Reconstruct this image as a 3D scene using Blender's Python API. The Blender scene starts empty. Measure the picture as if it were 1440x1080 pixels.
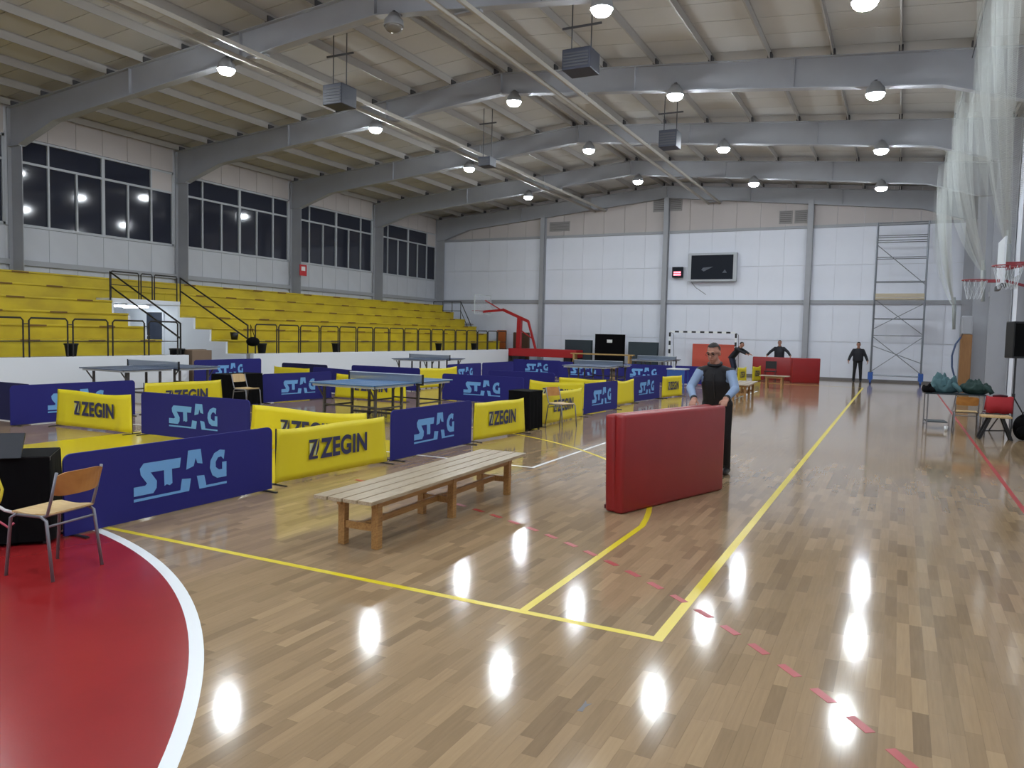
import bpy, bmesh, math, random
import numpy as np
from mathutils import Vector, Matrix, kdtree
random.seed(7)
PI = math.pi
C = bpy.context.scene.collection
SC = bpy.context.scene

# ------------------------------------------------------------------ camera, world, exposure
CAM_H, FPX = 1.75, 1081.67
yaw, pitch, roll = math.radians(26.634), math.radians(-3.7175), math.radians(1.308)
fw = Vector((-math.sin(yaw)*math.cos(pitch), math.cos(yaw)*math.cos(pitch), math.sin(pitch)))
r0 = Vector((math.cos(yaw), math.sin(yaw), 0)); u0 = r0.cross(fw)
rv = r0*math.cos(roll)+u0*math.sin(roll); uv = -r0*math.sin(roll)+u0*math.cos(roll)
cam = bpy.data.cameras.new('camera'); camo = bpy.data.objects.new('camera', cam); C.objects.link(camo)
M = Matrix((rv, uv, -fw)).transposed().to_4x4(); M.translation = (0, 0, CAM_H)
camo.matrix_world = M
cam.sensor_fit = 'HORIZONTAL'; cam.sensor_width = 36; cam.lens = 36*FPX/1440
cam.clip_start = .05; cam.clip_end = 200
SC.camera = camo
w = bpy.data.worlds.new('night'); SC.world = w; w.use_nodes = True
w.node_tree.nodes['Background'].inputs[0].default_value = (.02, .03, .06, 1)
w.node_tree.nodes['Background'].inputs[1].default_value = .3
SC.view_settings.view_transform = 'Standard'; SC.view_settings.look = 'None'
SC.view_settings.exposure = .06; SC.view_settings.gamma = 1; SC.view_settings.use_curve_mapping = False
LAMP_STRENGTH = 270
LAMP_COLOR = (.87, .945, 1.0)

# ------------------------------------------------------------------ materials
def lin(c):
    return tuple(((x/255)/12.92 if x/255 <= .04045 else ((x/255+.055)/1.055)**2.4) for x in c)
def mat(name, rgb, rough=.6, metal=0, var=0, scale=6, spec=.5, stretch=None, rgb2=None, bump=0, bscale=40):
    m = bpy.data.materials.new(name); m.use_nodes = True
    N = m.node_tree.nodes; L = m.node_tree.links; b = N['Principled BSDF']
    c = lin(rgb); b.inputs['Base Color'].default_value = (*c, 1)
    b.inputs['Roughness'].default_value = rough; b.inputs['Metallic'].default_value = metal
    b.inputs['Specular IOR Level'].default_value = spec
    if var or rgb2 or bump:
        tc = N.new('ShaderNodeTexCoord'); mp = N.new('ShaderNodeMapping'); L.new(tc.outputs['Object'], mp.inputs[0])
        if stretch: mp.inputs['Scale'].default_value = stretch
    if var or rgb2:
        n = N.new('ShaderNodeTexNoise'); n.inputs['Scale'].default_value = scale; n.inputs['Detail'].default_value = 5
        L.new(mp.outputs[0], n.inputs['Vector'])
        rp = N.new('ShaderNodeValToRGB'); L.new(n.outputs['Fac'], rp.inputs[0])
        c2 = lin(rgb2) if rgb2 else tuple(x*(1-var) for x in c)
        rp.color_ramp.elements[0].color = (*c2, 1); rp.color_ramp.elements[1].color = (*c, 1)
        rp.color_ramp.elements[0].position = .32; rp.color_ramp.elements[1].position = .62
        L.new(rp.outputs[0], b.inputs['Base Color'])
    if bump:
        n2 = N.new('ShaderNodeTexNoise'); n2.inputs['Scale'].default_value = bscale; n2.inputs['Detail'].default_value = 3
        L.new(mp.outputs[0], n2.inputs['Vector'])
        bp = N.new('ShaderNodeBump'); bp.inputs['Strength'].default_value = bump; bp.inputs['Distance'].default_value = .01
        L.new(n2.outputs['Fac'], bp.inputs['Height']); L.new(bp.outputs[0], b.inputs['Normal'])
    return m
def emit(name, rgb, s):
    m = bpy.data.materials.new(name); m.use_nodes = True
    b = m.node_tree.nodes['Principled BSDF']; b.inputs['Base Color'].default_value = (.8, .8, .8, 1)
    b.inputs['Emission Color'].default_value = (*rgb, 1); b.inputs['Emission Strength'].default_value = s
    return m
def floor_mat():
    m = bpy.data.materials.new('parquet_oak'); m.use_nodes = True
    N = m.node_tree.nodes; L = m.node_tree.links; b = N['Principled BSDF']
    at = N.new('ShaderNodeAttribute'); at.attribute_name = 'tone'
    rp = N.new('ShaderNodeValToRGB'); L.new(at.outputs['Fac'], rp.inputs[0])
    e = rp.color_ramp.elements
    e[0].position = 0; e[0].color = (*lin((143, 120, 93)), 1); e[1].position = 1; e[1].color = (*lin((188, 160, 124)), 1)
    k = e.new(.35); k.color = (*lin((161, 136, 105)), 1); k = e.new(.75); k.color = (*lin((173, 146, 113)), 1)
    geo = N.new('ShaderNodeNewGeometry'); mp = N.new('ShaderNodeMapping'); mp.inputs['Scale'].default_value = (60, 4, 1)
    L.new(geo.outputs['Position'], mp.inputs[0])
    n = N.new('ShaderNodeTexNoise'); n.inputs['Scale'].default_value = 1; n.inputs['Detail'].default_value = 3; L.new(mp.outputs[0], n.inputs['Vector'])
    mx = N.new('ShaderNodeMix'); mx.data_type = 'RGBA'; mx.blend_type = 'MULTIPLY'; mx.inputs[0].default_value = .25
    L.new(rp.outputs[0], mx.inputs[6]); L.new(n.outputs['Fac'], mx.inputs[7]); 
    L.new(mx.outputs[2], b.inputs['Base Color'])
    n3 = N.new('ShaderNodeTexNoise'); n3.inputs['Scale'].default_value = .8; n3.inputs['Detail'].default_value = 4; L.new(geo.outputs['Position'], n3.inputs['Vector'])
    mr = N.new('ShaderNodeMapRange'); mr.inputs['To Min'].default_value = .075; mr.inputs['To Max'].default_value = .115
    L.new(n3.outputs['Fac'], mr.inputs['Value']); L.new(mr.outputs[0], b.inputs['Roughness'])
    n4 = N.new('ShaderNodeTexNoise'); n4.inputs['Scale'].default_value = 4; n4.inputs['Detail'].default_value = 2; L.new(geo.outputs['Position'], n4.inputs['Vector'])
    bp = N.new('ShaderNodeBump'); bp.inputs['Strength'].default_value = .03; bp.inputs['Distance'].default_value = .01
    L.new(n4.outputs['Fac'], bp.inputs['Height']); L.new(bp.outputs[0], b.inputs['Normal'])
    b.inputs['IOR'].default_value = 1.5
    return m
def net_see():
    m = mat('table_net_mesh', (120, 132, 148), .8); m.node_tree.nodes['Principled BSDF'].inputs['Alpha'].default_value = .6
    return m
def net_mat():
    m = bpy.data.materials.new('white_netting'); m.use_nodes = True
    N = m.node_tree.nodes; L = m.node_tree.links; b = N['Principled BSDF']
    b.inputs['Base Color'].default_value = (.62, .66, .64, 1); b.inputs['Roughness'].default_value = .9
    uvn = N.new('ShaderNodeUVMap')
    sx = N.new('ShaderNodeSeparateXYZ'); L.new(uvn.outputs[0], sx.inputs[0])
    def band(o):
        a = N.new('ShaderNodeMath'); a.operation = 'FRACT'; L.new(o, a.inputs[0])
        c = N.new('ShaderNodeMath'); c.operation = 'LESS_THAN'; c.inputs[1].default_value = .13; L.new(a.outputs[0], c.inputs[0]); return c.outputs[0]
    mxm = N.new('ShaderNodeMath'); mxm.operation = 'MAXIMUM'
    L.new(band(sx.outputs[0]), mxm.inputs[0]); L.new(band(sx.outputs[1]), mxm.inputs[1])
    ad = N.new('ShaderNodeMath'); ad.operation = 'MULTIPLY'; ad.inputs[1].default_value = .8; L.new(mxm.outputs[0], ad.inputs[0])
    L.new(ad.outputs[0], b.inputs['Alpha'])
    return m
K = dict(
 floor=floor_mat(), floorbase=mat('floor_joint', (120, 92, 66), .5),  # floorbase: brown slab showing in the joints between staves
 redpaint=mat('red_court_paint', (150, 36, 38), .22, var=.12, scale=1.2), whitepaint=mat('white_line_paint', (235, 238, 240), .3),
 yellowline=mat('yellow_line_paint', (222, 200, 40), .3), yellowpaint=mat('yellow_court_paint', (206, 184, 28), .25),
 redline=mat('red_line_paint', (170, 52, 52), .35),
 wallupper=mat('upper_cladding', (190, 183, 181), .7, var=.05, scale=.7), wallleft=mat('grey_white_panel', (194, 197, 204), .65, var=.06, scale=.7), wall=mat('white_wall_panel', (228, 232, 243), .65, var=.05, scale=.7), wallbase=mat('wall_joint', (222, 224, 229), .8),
 ceil=mat('cream_roof_panel', (186, 184, 180), .7, var=.08, scale=.5), ceilbase=mat('roof_joint', (120, 116, 108), .8),
 steel=mat('grey_painted_steel', (158, 160, 166), .5, var=.06, scale=1.5), purlin=mat('galvanised_purlin', (156, 152, 147), .5),
 cleat=mat('dark_cleat', (70, 70, 74), .6), rail=mat('pale_steel_rail', (168, 163, 154), .5),
 alu=mat('grey_window_frame', (176, 180, 186), .45), glass=mat('night_glass', (40, 43, 56), .06),
 seat=mat('yellow_bleacher_paint', (196, 173, 20), .5, rgb2=(174, 151, 17), scale=2.2, stretch=(1, .5, 1)),
 seatdark=mat('bare_worn_wood', (112, 82, 26), .7), deckm=mat('deck_concrete', (150, 148, 140), .8),
 white=mat('white_parapet_paint', (226, 230, 236), .55), blackmetal=mat('black_rail_paint', (34, 30, 26), .5),
 navy=mat('navy_banner_cloth', (24, 24, 112), .75, bump=.15, bscale=5), navyshaded=mat('navy_banner_shaded', (16, 17, 70), .8),  # second navy holds the shade of unlit banners in its colour
 logo=mat('light_blue_print', (112, 168, 222), .7), yellowb=mat('yellow_banner_vinyl', (226, 208, 30), .45, bump=.3, bscale=4),
 ink=mat('dark_blue_print', (44, 46, 84), .6), pale=mat('pale_print', (196, 202, 150), .6),
 pole=mat('dark_pole', (50, 50, 52), .45, .4), wood=mat('bench_pine', (178, 134, 78), .4, rgb2=(150, 106, 58), scale=5, stretch=(14, 1.2, 14)),
 woodtop=mat('bench_slat_lacquered', (180, 164, 138), .28, rgb2=(152, 134, 108), scale=5, stretch=(14, 1.2, 14)),
 ply=mat('plywood_back', (182, 126, 62), .4, rgb2=(160, 104, 48), scale=4, stretch=(1, 8, 1)),
 plyseat=mat('plywood_seat', (208, 180, 130), .4, rgb2=(190, 158, 108), scale=4, stretch=(8, 1, 1)),
 chairmetal=mat('grey_chair_tube', (132, 132, 138), .4, .5), black=mat('black_cloth', (7, 7, 9), .9, spec=.15), blackplastic=mat('black_plastic', (20, 21, 24), .5),
 ttblue=mat('table_blue', (70, 112, 158), .4), ttgrey=mat('table_slate', (84, 98, 124), .45), ttdark=mat('table_dark_green', (40, 54, 62), .5),
 ttedge=mat('table_white_edge', (206, 212, 216), .5), ttframe=mat('table_frame_metal', (88, 84, 80), .45, .3), netgrey=mat('table_net', (110, 122, 140), .8), nettape=mat('net_tape', (210, 216, 222), .7),
 mred=mat('red_vinyl', (142, 26, 28), .38, var=.1, scale=2.5, bump=.25, bscale=3), mredd=mat('dark_red_seam', (70, 12, 14), .6),
 redsteel=mat('red_steel', (168, 30, 36), .45), orange=mat('orange_mat_vinyl', (200, 84, 66), .5), brown=mat('brown_board', (146, 104, 62), .6, var=.15, scale=3, stretch=(8, 8, 1)),
 darkbrown=mat('dark_brown_board', (84, 60, 46), .6), orangew=mat('orange_wood', (172, 92, 48), .5),
 lampbody=mat('lamp_housing', (140, 141, 144), .5, .1), lens=emit('lit_lamp_lens', LAMP_COLOR, LAMP_STRENGTH), offlens=mat('unlit_lamp_glass', (110, 104, 96), .2),
 box=mat('heater_case', (46, 49, 62), .5), vent=mat('vent_grey', (150, 147, 146), .6), ventd=mat('vent_dark', (116, 113, 113), .7),
 screen=mat('dark_display', (22, 27, 38), .6, spec=.2), screenfaint=mat('faint_display_print', (78, 84, 96), .4), led=emit('red_led', (1, .06, .12), 3.2),
 tan=mat('tan_wood', (178, 146, 92), .5), net=net_mat(), netsee=net_see(), netgrey2=mat('gathered_net', (160, 166, 166), .9), rimred=mat('rim_red', (140, 44, 52), .5), tube=emit('fluorescent_tube', (.9, .97, 1), 14), doorm=mat('dark_door', (44, 52, 70), .5),
 skin=mat('skin', (172, 124, 104), .55), hair=mat('dark_hair', (26, 20, 18), .7), vest=mat('black_padded_vest', (15, 15, 20), .7, bump=.4, bscale=14), sleeve=mat('light_blue_sleeve', (132, 152, 182), .75, bump=.4, bscale=12),
 trouser=mat('black_trousers', (18, 18, 22), .8), jacket=mat('dark_jacket', (26, 28, 36), .75), jeans=mat('dark_jeans', (28, 34, 56), .8), shoe=mat('dark_shoe', (24, 22, 22), .5),
 eye=mat('dark_eye', (18, 14, 12), .3), lip=mat('lip', (150, 92, 84), .6), glassframe=mat('glasses_frame', (20, 20, 22), .4),
 bluep=mat('blue_plastic', (40, 84, 160), .5), scaf=mat('scaffold_aluminium', (128, 132, 140), .4, .6), platform=mat('scaffold_deck', (176, 164, 142), .6),
 green=mat('dark_green_cloth', (24, 52, 48), .8), teal=mat('teal_grey_cloth', (70, 102, 108), .8), card=mat('cardboard', (134, 112, 92), .8),
 redcloth=mat('red_jacket_cloth', (168, 36, 44), .7), maroon=mat('maroon_cloth', (70, 18, 34), .8), hose=mat('blue_hose', (52, 72, 108), .4),
 signred=mat('sign_red', (186, 36, 44), .5), signwhite=mat('sign_white', (226, 226, 226), .5), backboard=mat('backboard_white', (212, 218, 224), .4),
 laptop=mat('laptop_dark', (34, 38, 46), .35), lapgrey=mat('laptop_key_grey', (110, 122, 136), .4), yellowstrap=mat('yellow_strap', (222, 208, 60), .6), pink=mat('pink_strap', (196, 92, 112), .6), cord=mat('white_strap', (222, 222, 222), .6),
)

# ------------------------------------------------------------------ mesh helpers
class MB:
    def __init__(s): s.v = []; s.f = []; s.mi = []
    def add(s, vs, fs, mi=0):
        o = len(s.v); s.v += [tuple(x) for x in vs]; s.f += [tuple(i+o for i in f) for f in fs]; s.mi += [mi]*len(fs); return s
    def box(s, a, b, mi=0):
        x0, y0, z0 = a; x1, y1, z1 = b
        return s.add([(x0,y0,z0),(x1,y0,z0),(x1,y1,z0),(x0,y1,z0),(x0,y0,z1),(x1,y0,z1),(x1,y1,z1),(x0,y1,z1)],
              [(0,3,2,1),(4,5,6,7),(0,1,5,4),(1,2,6,5),(2,3,7,6),(3,0,4,7)], mi)
    def cbox(s, c, d, rz=0, mi=0):
        ca, sa = math.cos(rz), math.sin(rz); vs = []
        for z in (-1, 1):
            for x, y in ((-1,-1),(1,-1),(1,1),(-1,1)):
                X, Y = x*d[0]/2, y*d[1]/2; vs.append((c[0]+X*ca-Y*sa, c[1]+X*sa+Y*ca, c[2]+z*d[2]/2))
        return s.add(vs, [(0,3,2,1),(4,5,6,7),(0,1,5,4),(1,2,6,5),(2,3,7,6),(3,0,4,7)], mi)
    def bar(s, p, q, wd, ht, mi=0, up=(0,0,1)):
        p, q = Vector(p), Vector(q); d = (q-p).normalized(); u = Vector(up)
        if abs(d.dot(u)) > .99: u = Vector((0,1,0))
        sd = d.cross(u).normalized(); u = sd.cross(d)
        vs = [e+sd*a*wd/2+u*b*ht/2 for e in (p, q) for a, b in ((-1,-1),(1,-1),(1,1),(-1,1))]
        return s.add(vs, [(0,1,2,3),(7,6,5,4),(0,4,5,1),(1,5,6,2),(2,6,7,3),(3,7,4,0)], mi)
    def tube(s, pts, r, n=8, mi=0, rs=None):
        pts = [Vector(p) for p in pts]; vs = []; fs = []; m = len(pts)
        ref = None
        for i, p in enumerate(pts):
            d = (pts[min(i+1, m-1)]-pts[max(i-1, 0)]).normalized()
            if ref is None:
                ref = Vector((0,0,1)) if abs(d.z) < .9 else Vector((1,0,0))
            a = d.cross(ref).normalized(); b = a.cross(d).normalized(); ref = b
            R = rs[i] if rs else r
            vs += [p+(a*math.cos(t)+b*math.sin(t))*R for t in [2*PI*k/n for k in range(n)]]
        for i in range(m-1):
            for k in range(n): fs.append((i*n+k, i*n+(k+1)%n, (i+1)*n+(k+1)%n, (i+1)*n+k))
        fs.append(tuple(range(n-1, -1, -1))); fs.append(tuple((m-1)*n+k for k in range(n)))
        return s.add(vs, fs, mi)
    def lathe(s, prof, n=16, c=(0,0,0), mi=0):
        vs = []; fs = []
        for r, z in prof: vs += [(c[0]+r*math.cos(2*PI*k/n), c[1]+r*math.sin(2*PI*k/n), c[2]+z) for k in range(n)]
        for i in range(len(prof)-1):
            for k in range(n): fs.append((i*n+k, i*n+(k+1)%n, (i+1)*n+(k+1)%n, (i+1)*n+k))
        fs.append(tuple(range(n-1, -1, -1))); fs.append(tuple((len(prof)-1)*n+k for k in range(n)))
        return s.add(vs, fs, mi)
    def ell(s, c, r, n=12, m=8, mi=0, R=None):
        vs = []; fs = []
        for i in range(m+1):
            t = PI*i/m
            for k in range(n):
                p = Vector((r[0]*math.sin(t)*math.cos(2*PI*k/n), r[1]*math.sin(t)*math.sin(2*PI*k/n), -r[2]*math.cos(t)))
                if R is not None: p = R @ p
                vs.append(p+Vector(c))
        for i in range(m):
            for k in range(n): fs.append((i*n+k, i*n+(k+1)%n, (i+1)*n+(k+1)%n, (i+1)*n+k))
        return s.add(vs, fs, mi)
    def prism(s, poly, axis, a, b, mi=0):
        # poly in the two other axes (cyclic order), extruded along axis a..b
        def P(u, v, t): return {'x': (t, u, v), 'y': (u, t, v), 'z': (u, v, t)}[axis]
        n = len(poly); vs = [P(u, v, a) for u, v in poly]+[P(u, v, b) for u, v in poly]
        fs = [tuple(range(n)), tuple(range(2*n-1, n-1, -1))]+[(i, i+n, (i+1)%n+n, (i+1)%n) for i in range(n)]
        return s.add(vs, fs, mi)
def obj(name, mb, mats, parent=None, smooth=False, bevel=0, loc=None, fix=True):
    me = bpy.data.meshes.new(name); me.from_pydata([tuple(v) for v in mb.v], [], mb.f)
    for m in (mats if isinstance(mats, (list, tuple)) else [mats]): me.materials.append(K[m] if isinstance(m, str) else m)
    if any(mb.mi): me.polygons.foreach_set('material_index', mb.mi)
    if fix or bevel:
        bm = bmesh.new(); bm.from_mesh(me)
        if smooth: bmesh.ops.remove_doubles(bm, verts=bm.verts, dist=1e-5)
        bmesh.ops.recalc_face_normals(bm, faces=bm.faces)
        if bevel:
            bmesh.ops.bevel(bm, geom=[e for e in bm.edges if e.is_manifold and e.calc_face_angle(0) > .5], offset=bevel, segments=2, affect='EDGES', profile=.6)
        bm.to_mesh(me); bm.free()
    if smooth: me.polygons.foreach_set('use_smooth', [True]*len(me.polygons))
    me.update()
    o = bpy.data.objects.new(name, me); C.objects.link(o)
    if parent: o.parent = parent
    if loc: o.location = loc
    return o
def share(name, src, parent, loc=(0,0,0), rz=0):
    o = bpy.data.objects.new(name, src.data); C.objects.link(o); o.parent = parent; o.location = loc; o.rotation_euler = (0,0,rz); return o
def tag(o, label, cat, group=None):
    o['label'] = label; o['category'] = cat
    if group: o['group'] = group
    return o
def thing(name, label, cat, loc=(0,0,0), rz=0, group=None):
    o = bpy.data.objects.new(name, None); C.objects.link(o); o.location = loc; o.rotation_euler = (0,0,rz); o.empty_display_size = .2
    return tag(o, label, cat, group)
def struct(name, mb, mats, **k):
    o = obj(name, mb, mats, **k); o['kind'] = 'structure'; return o
def sempty(name):
    o = bpy.data.objects.new(name, None); C.objects.link(o); o['kind'] = 'structure'; return o
def copy_tree(o, parent=None):
    c = o.copy(); C.objects.link(c)
    if parent: c.parent = parent
    for ch in list(o.children): copy_tree(ch, c)
    return c
def px_az(px, y):   # X on the line of sight through image column px at depth Y (used only to read the plan off the photograph)
    return -math.tan(yaw-math.atan((px-720)/FPX))*y

# ------------------------------------------------------------------ hall dimensions
XL, XR, XM = -24.0, 2.8, -10.6
Y0, Y1 = -5.5, 38.0
EAVE, RIDGE = 8.12, 9.22
def roof(x): return RIDGE-(RIDGE-EAVE)*abs(x-XM)/13.4
FR = [-3.75+5.95*i for i in range(8)]     # ... 8.15, 14.1, 20.05, 26, 31.95, 37.9

# ---- floor: oak staves
fb = struct('floor', MB().box((XL-.3, Y0-.3, -.2), (XR+.3, Y1+.3, -.003)), 'floorbase')
SWd, SL = .07, .42
rng = np.random.default_rng(3)
cells = []
xs = np.arange(-18.2, XR, SWd)
for x in xs:
    off = rng.uniform(0, SL); y = Y0-off
    ys = np.arange(y, Y1, SL); ys = ys[ys > Y0-.1]
    cells.append(np.stack([np.full(len(ys), x), ys], 1))
cells = np.concatenate(cells); tone = rng.beta(2.0, 2.2, len(cells))
# the staves that show largest: nearest to the camera, in view and outside the red paint
cx, cy = cells[:,0]+SWd/2, cells[:,1]+SL/2
d3 = np.stack([cx, cy, np.full(len(cx), -CAM_H)], 1)
zc = d3@np.array(fw); ux = (d3@np.array(rv))/np.maximum(zc, .01)*FPX; uy = (d3@np.array(uv))/np.maximum(zc, .01)*FPX
inv = (zc > .5)&(abs(ux) < 715)&(abs(uy) < 535)&(np.hypot(cx+7.23, cy+1.67) > 6.1)
order = np.argsort(np.where(inv, zc, 1e9))[:300]; sel = np.zeros(len(cells), bool); sel[order] = True
g = .00025
def tone_attr(me, vals):
    a = me.attributes.new('tone', 'FLOAT', 'FACE'); a.data.foreach_set('value', np.asarray(vals, np.float32))
for i in order:
    x, y = cells[i]
    mb = MB().box((x+g, y+g, -.003), (x+SWd-g, y+SL-g, 0)); mb.v = [(a-x, b-y, c) for a, b, c in mb.v]
    o = obj('stave', mb, 'floor', fb, loc=(x, y, 0), fix=False); tone_attr(o.data, [tone[i]]*6)
rest = cells[~sel]; n = len(rest)
vv = np.zeros((n, 4, 3)); x, y = rest[:,0], rest[:,1]
for k, (a, b) in enumerate(((g, g), (SWd-g, g), (SWd-g, SL-g), (g, SL-g))): vv[:,k,0] = x+a; vv[:,k,1] = y+b
me = bpy.data.meshes.new('stave_field'); me.vertices.add(n*4); me.vertices.foreach_set('co', vv.reshape(-1))
me.loops.add(n*4); me.loops.foreach_set('vertex_index', np.arange(n*4)); me.polygons.add(n); me.polygons.foreach_set('loop_start', np.arange(n)*4)
me.update(calc_edges=True); me.materials.append(K['floor']); tone_attr(me, tone[~sel])
o = bpy.data.objects.new('stave_field', me); C.objects.link(o); o.parent = fb; o['kind'] = 'stuff'

# ---- court markings (painted film on the staves)
PZ = .0012
def plate(name, pts, m, z=PZ):
    return obj(name, MB().prism(pts, 'z', .0002, z), m, fb)
def line(name, a, b, wd, m, z=PZ):
    a, b = Vector(a), Vector(b); d = (b-a).normalized(); nn = Vector((-d.y, d.x))*wd/2
    return plate(name, [a+nn, a-nn, b-nn, b+nn], m, z)
def arcs(name, c, r, wd, a0, a1, m, z=PZ, n=64):
    mb = MB(); A = [a0+(a1-a0)*k/n for k in range(n+1)]
    vs = [(c[0]+q*math.cos(t), c[1]+q*math.sin(t), zz) for t in A for q in (r-wd/2, r+wd/2) for zz in (.0002, z)]
    fs = []
    for k in range(n):
        o = k*4; fs += [(o+1, o+3, o+7, o+5), (o, o+1, o+5, o+4), (o+2, o+6, o+7, o+3)]
    return obj(name, mb.add(vs, fs), m, fb)
GY = -1.67; PX1, PX2 = -7.23, -10.23
red = [(PX1+6*math.cos(t), GY+6*math.sin(t)) for t in [PI/2*k/40 for k in range(41)]]+[(PX2+6*math.cos(t), GY+6*math.sin(t)) for t in [PI/2+PI/2*k/40 for k in range(41)]]
plate('goal_area_paint', red, 'redpaint', .0008)
plate('key_paint', [(-11.18, 4.3), (-6.28, 4.3), (-6.28, 10.1), (-11.18, 10.1)], 'yellowpaint', .0006)
arcs('goal_area_line', (PX1, GY), 6, .075, 0, PI/2, 'whitepaint'); arcs('goal_area_line', (PX2, GY), 6, .075, PI/2, PI, 'whitepaint')
line('goal_area_line', (PX2, GY+6), (PX1, GY+6), .075, 'whitepaint')
line('baseline', (-16.2, 4.3), (-1.17, 4.3), .055, 'yellowline', .0009); line('sideline', (-1.17, 4.27), (-1.17, 32.3), .065, 'yellowline', .001); line('baseline', (-16.2, 32.3), (-1.17, 32.3), .055, 'yellowline')
line('three_point_line', (-2.05, 4.3), (-2.05, 6.85), .055, 'yellowline')
arcs('three_point_line', (-8.73, 5.875), 6.75, .055, .145, PI-.145, 'yellowline')
a9 = math.radians(15)
while a9 < math.radians(80):
    t = a9; rr = 9
    A = [(PX1+q*math.cos(u), GY+q*math.sin(u)) for q, u in ((8.975, t), (9.025, t), (9.025, t+.0168), (8.975, t+.0168))]
    plate('dash', A, 'redline', .0016); a9 += .0318
line('volleyball_line', (-13.2, 9.12), (-4.21, 9.12), .05, 'whitepaint', .0009); line('volleyball_line', (-4.24, 9.1), (-4.24, 27.1), .05, 'whitepaint', .0011); line('volleyball_line', (-13.2, 27.1), (-4.21, 27.1), .05, 'whitepaint', .0009)
line('court_sideline', (1.27, -1.67), (1.27, 37.0), .05, 'redline', .0009)

plate('scuff_mark', [(-1.262, 3.27), (-1.235, 3.275), (-1.24, 3.32), (-1.225, 3.37), (-1.245, 3.355), (-1.262, 3.385), (-1.258, 3.32)], 'ventd', .0008)
# ---- walls
def panels(parent, name, cells, mname):
    proto = {}
    for a, b in cells:
        key = tuple(round(q-p, 4) for p, q in zip(a, b))
        c = [(p+q)/2 for p, q in zip(a, b)]
        if key not in proto:
            mb = MB().box([-k/2 for k in key], [k/2 for k in key]); proto[key] = obj(name, mb, mname, parent, loc=c)
        else: share(name, proto[key], parent, c)
wb = struct('wall_back', MB().prism([(XL-.2, -.05), (XR+.2, -.05), (XR+.2, EAVE+.3), (XM, RIDGE+.3), (XL-.2, EAVE+.3)], 'y', Y1+.05, Y1+.3), 'wallbase')
cl = []
cols = [-24, -17.3, -10.6, -3.9, 2.8]
for i in range(4):
    a = cols[i]; wdt = 6.7/6
    for k in range(6):
        x0 = a+k*wdt+.003; x1 = a+(k+1)*wdt-.003
        for z0, z1 in ((0, 1.72), (1.74, 3.52), (3.54, 5.2), (5.22, 6.95)): cl.append(((x0, Y1, z0), (x1, Y1+.06, z1)))
panels(wb, 'panel', cl, 'wall')
for i in range(4):
    for k in range(6):
        x0 = cols[i]+k*6.7/6+.008; x1 = x0+6.7/6-.016
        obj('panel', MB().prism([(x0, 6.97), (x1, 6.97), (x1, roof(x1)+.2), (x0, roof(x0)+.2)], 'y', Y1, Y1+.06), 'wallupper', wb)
for z, h in ((3.53, .17), (6.96, .12)):
    for i in range(4): obj('girt', MB().box((cols[i]+.13, Y1-.1, z-h/2), (cols[i+1]-.13, Y1-.002, z+h/2)), 'steel', wb)
for c in cols[1:4]:
    zt = roof(c)-.55
    obj('post', MB().box((c-.12, Y1-.32, 0), (c+.12, Y1-.30, zt)).box((c-.01, Y1-.30, 0), (c+.01, Y1-.02, zt)).box((c-.12, Y1-.02, 0), (c+.12, Y1-.001, zt)), 'steel', wb)
struct('baseboard_back', MB().box((XL, Y1-.015, 0), (XR, Y1-.001, .1)), 'ventd')
struct('wall_front', MB().box((XL-.2, Y0-.3, -.05), (XR+.2, Y0, 9.8)), 'wall')
wr = struct('wall_right', MB().box((XR+.06, Y0, -.05), (XR+.3, Y1+.05, EAVE+.3)), 'wallbase')
cl = []
for i in range(-1, 7):
    y0 = FR[i] if i >= 0 else Y0; y1 = FR[i+1]
    k = 5
    for j in range(k):
        a = y0+(y1-y0)*j/k+.008; b = y0+(y1-y0)*(j+1)/k-.008
        for z0, z1 in ((0, 3.5), (3.52, EAVE+.25)): cl.append(((XR, a, z0), (XR+.05, b, z1)))
panels(wr, 'panel', cl, 'wall')
for i in range(7): obj('girt', MB().box((XR-.1, FR[i]+.13, 3.42), (XR-.002, FR[i+1]-.13, 3.6)), 'steel', wr)
wl = struct('wall_left', MB().box((XL-.3, Y0, -.05), (XL-.06, Y1+.05, 4.68)).box((XL-.3, Y0, 7.33), (XL-.06, Y1+.05, EAVE+.3)), 'wallbase')
cl = []; cu_ = []
WZ0, WZT, WZ1 = 4.68, 6.6, 7.33
for i in range(1, 7):
    ya, yb = FR[i]+.2, FR[i+1]-.2; n6 = 6; st = (yb-ya)/n6
    for j in range(n6):
        a, b = ya+j*st+.006, ya+(j+1)*st-.006
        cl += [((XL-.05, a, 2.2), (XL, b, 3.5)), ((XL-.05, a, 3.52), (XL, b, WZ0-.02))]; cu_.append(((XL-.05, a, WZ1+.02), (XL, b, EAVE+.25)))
panels(wl, 'panel', cl, 'wallleft'); panels(wl, 'panel', cu_, 'wallupper')
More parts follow.
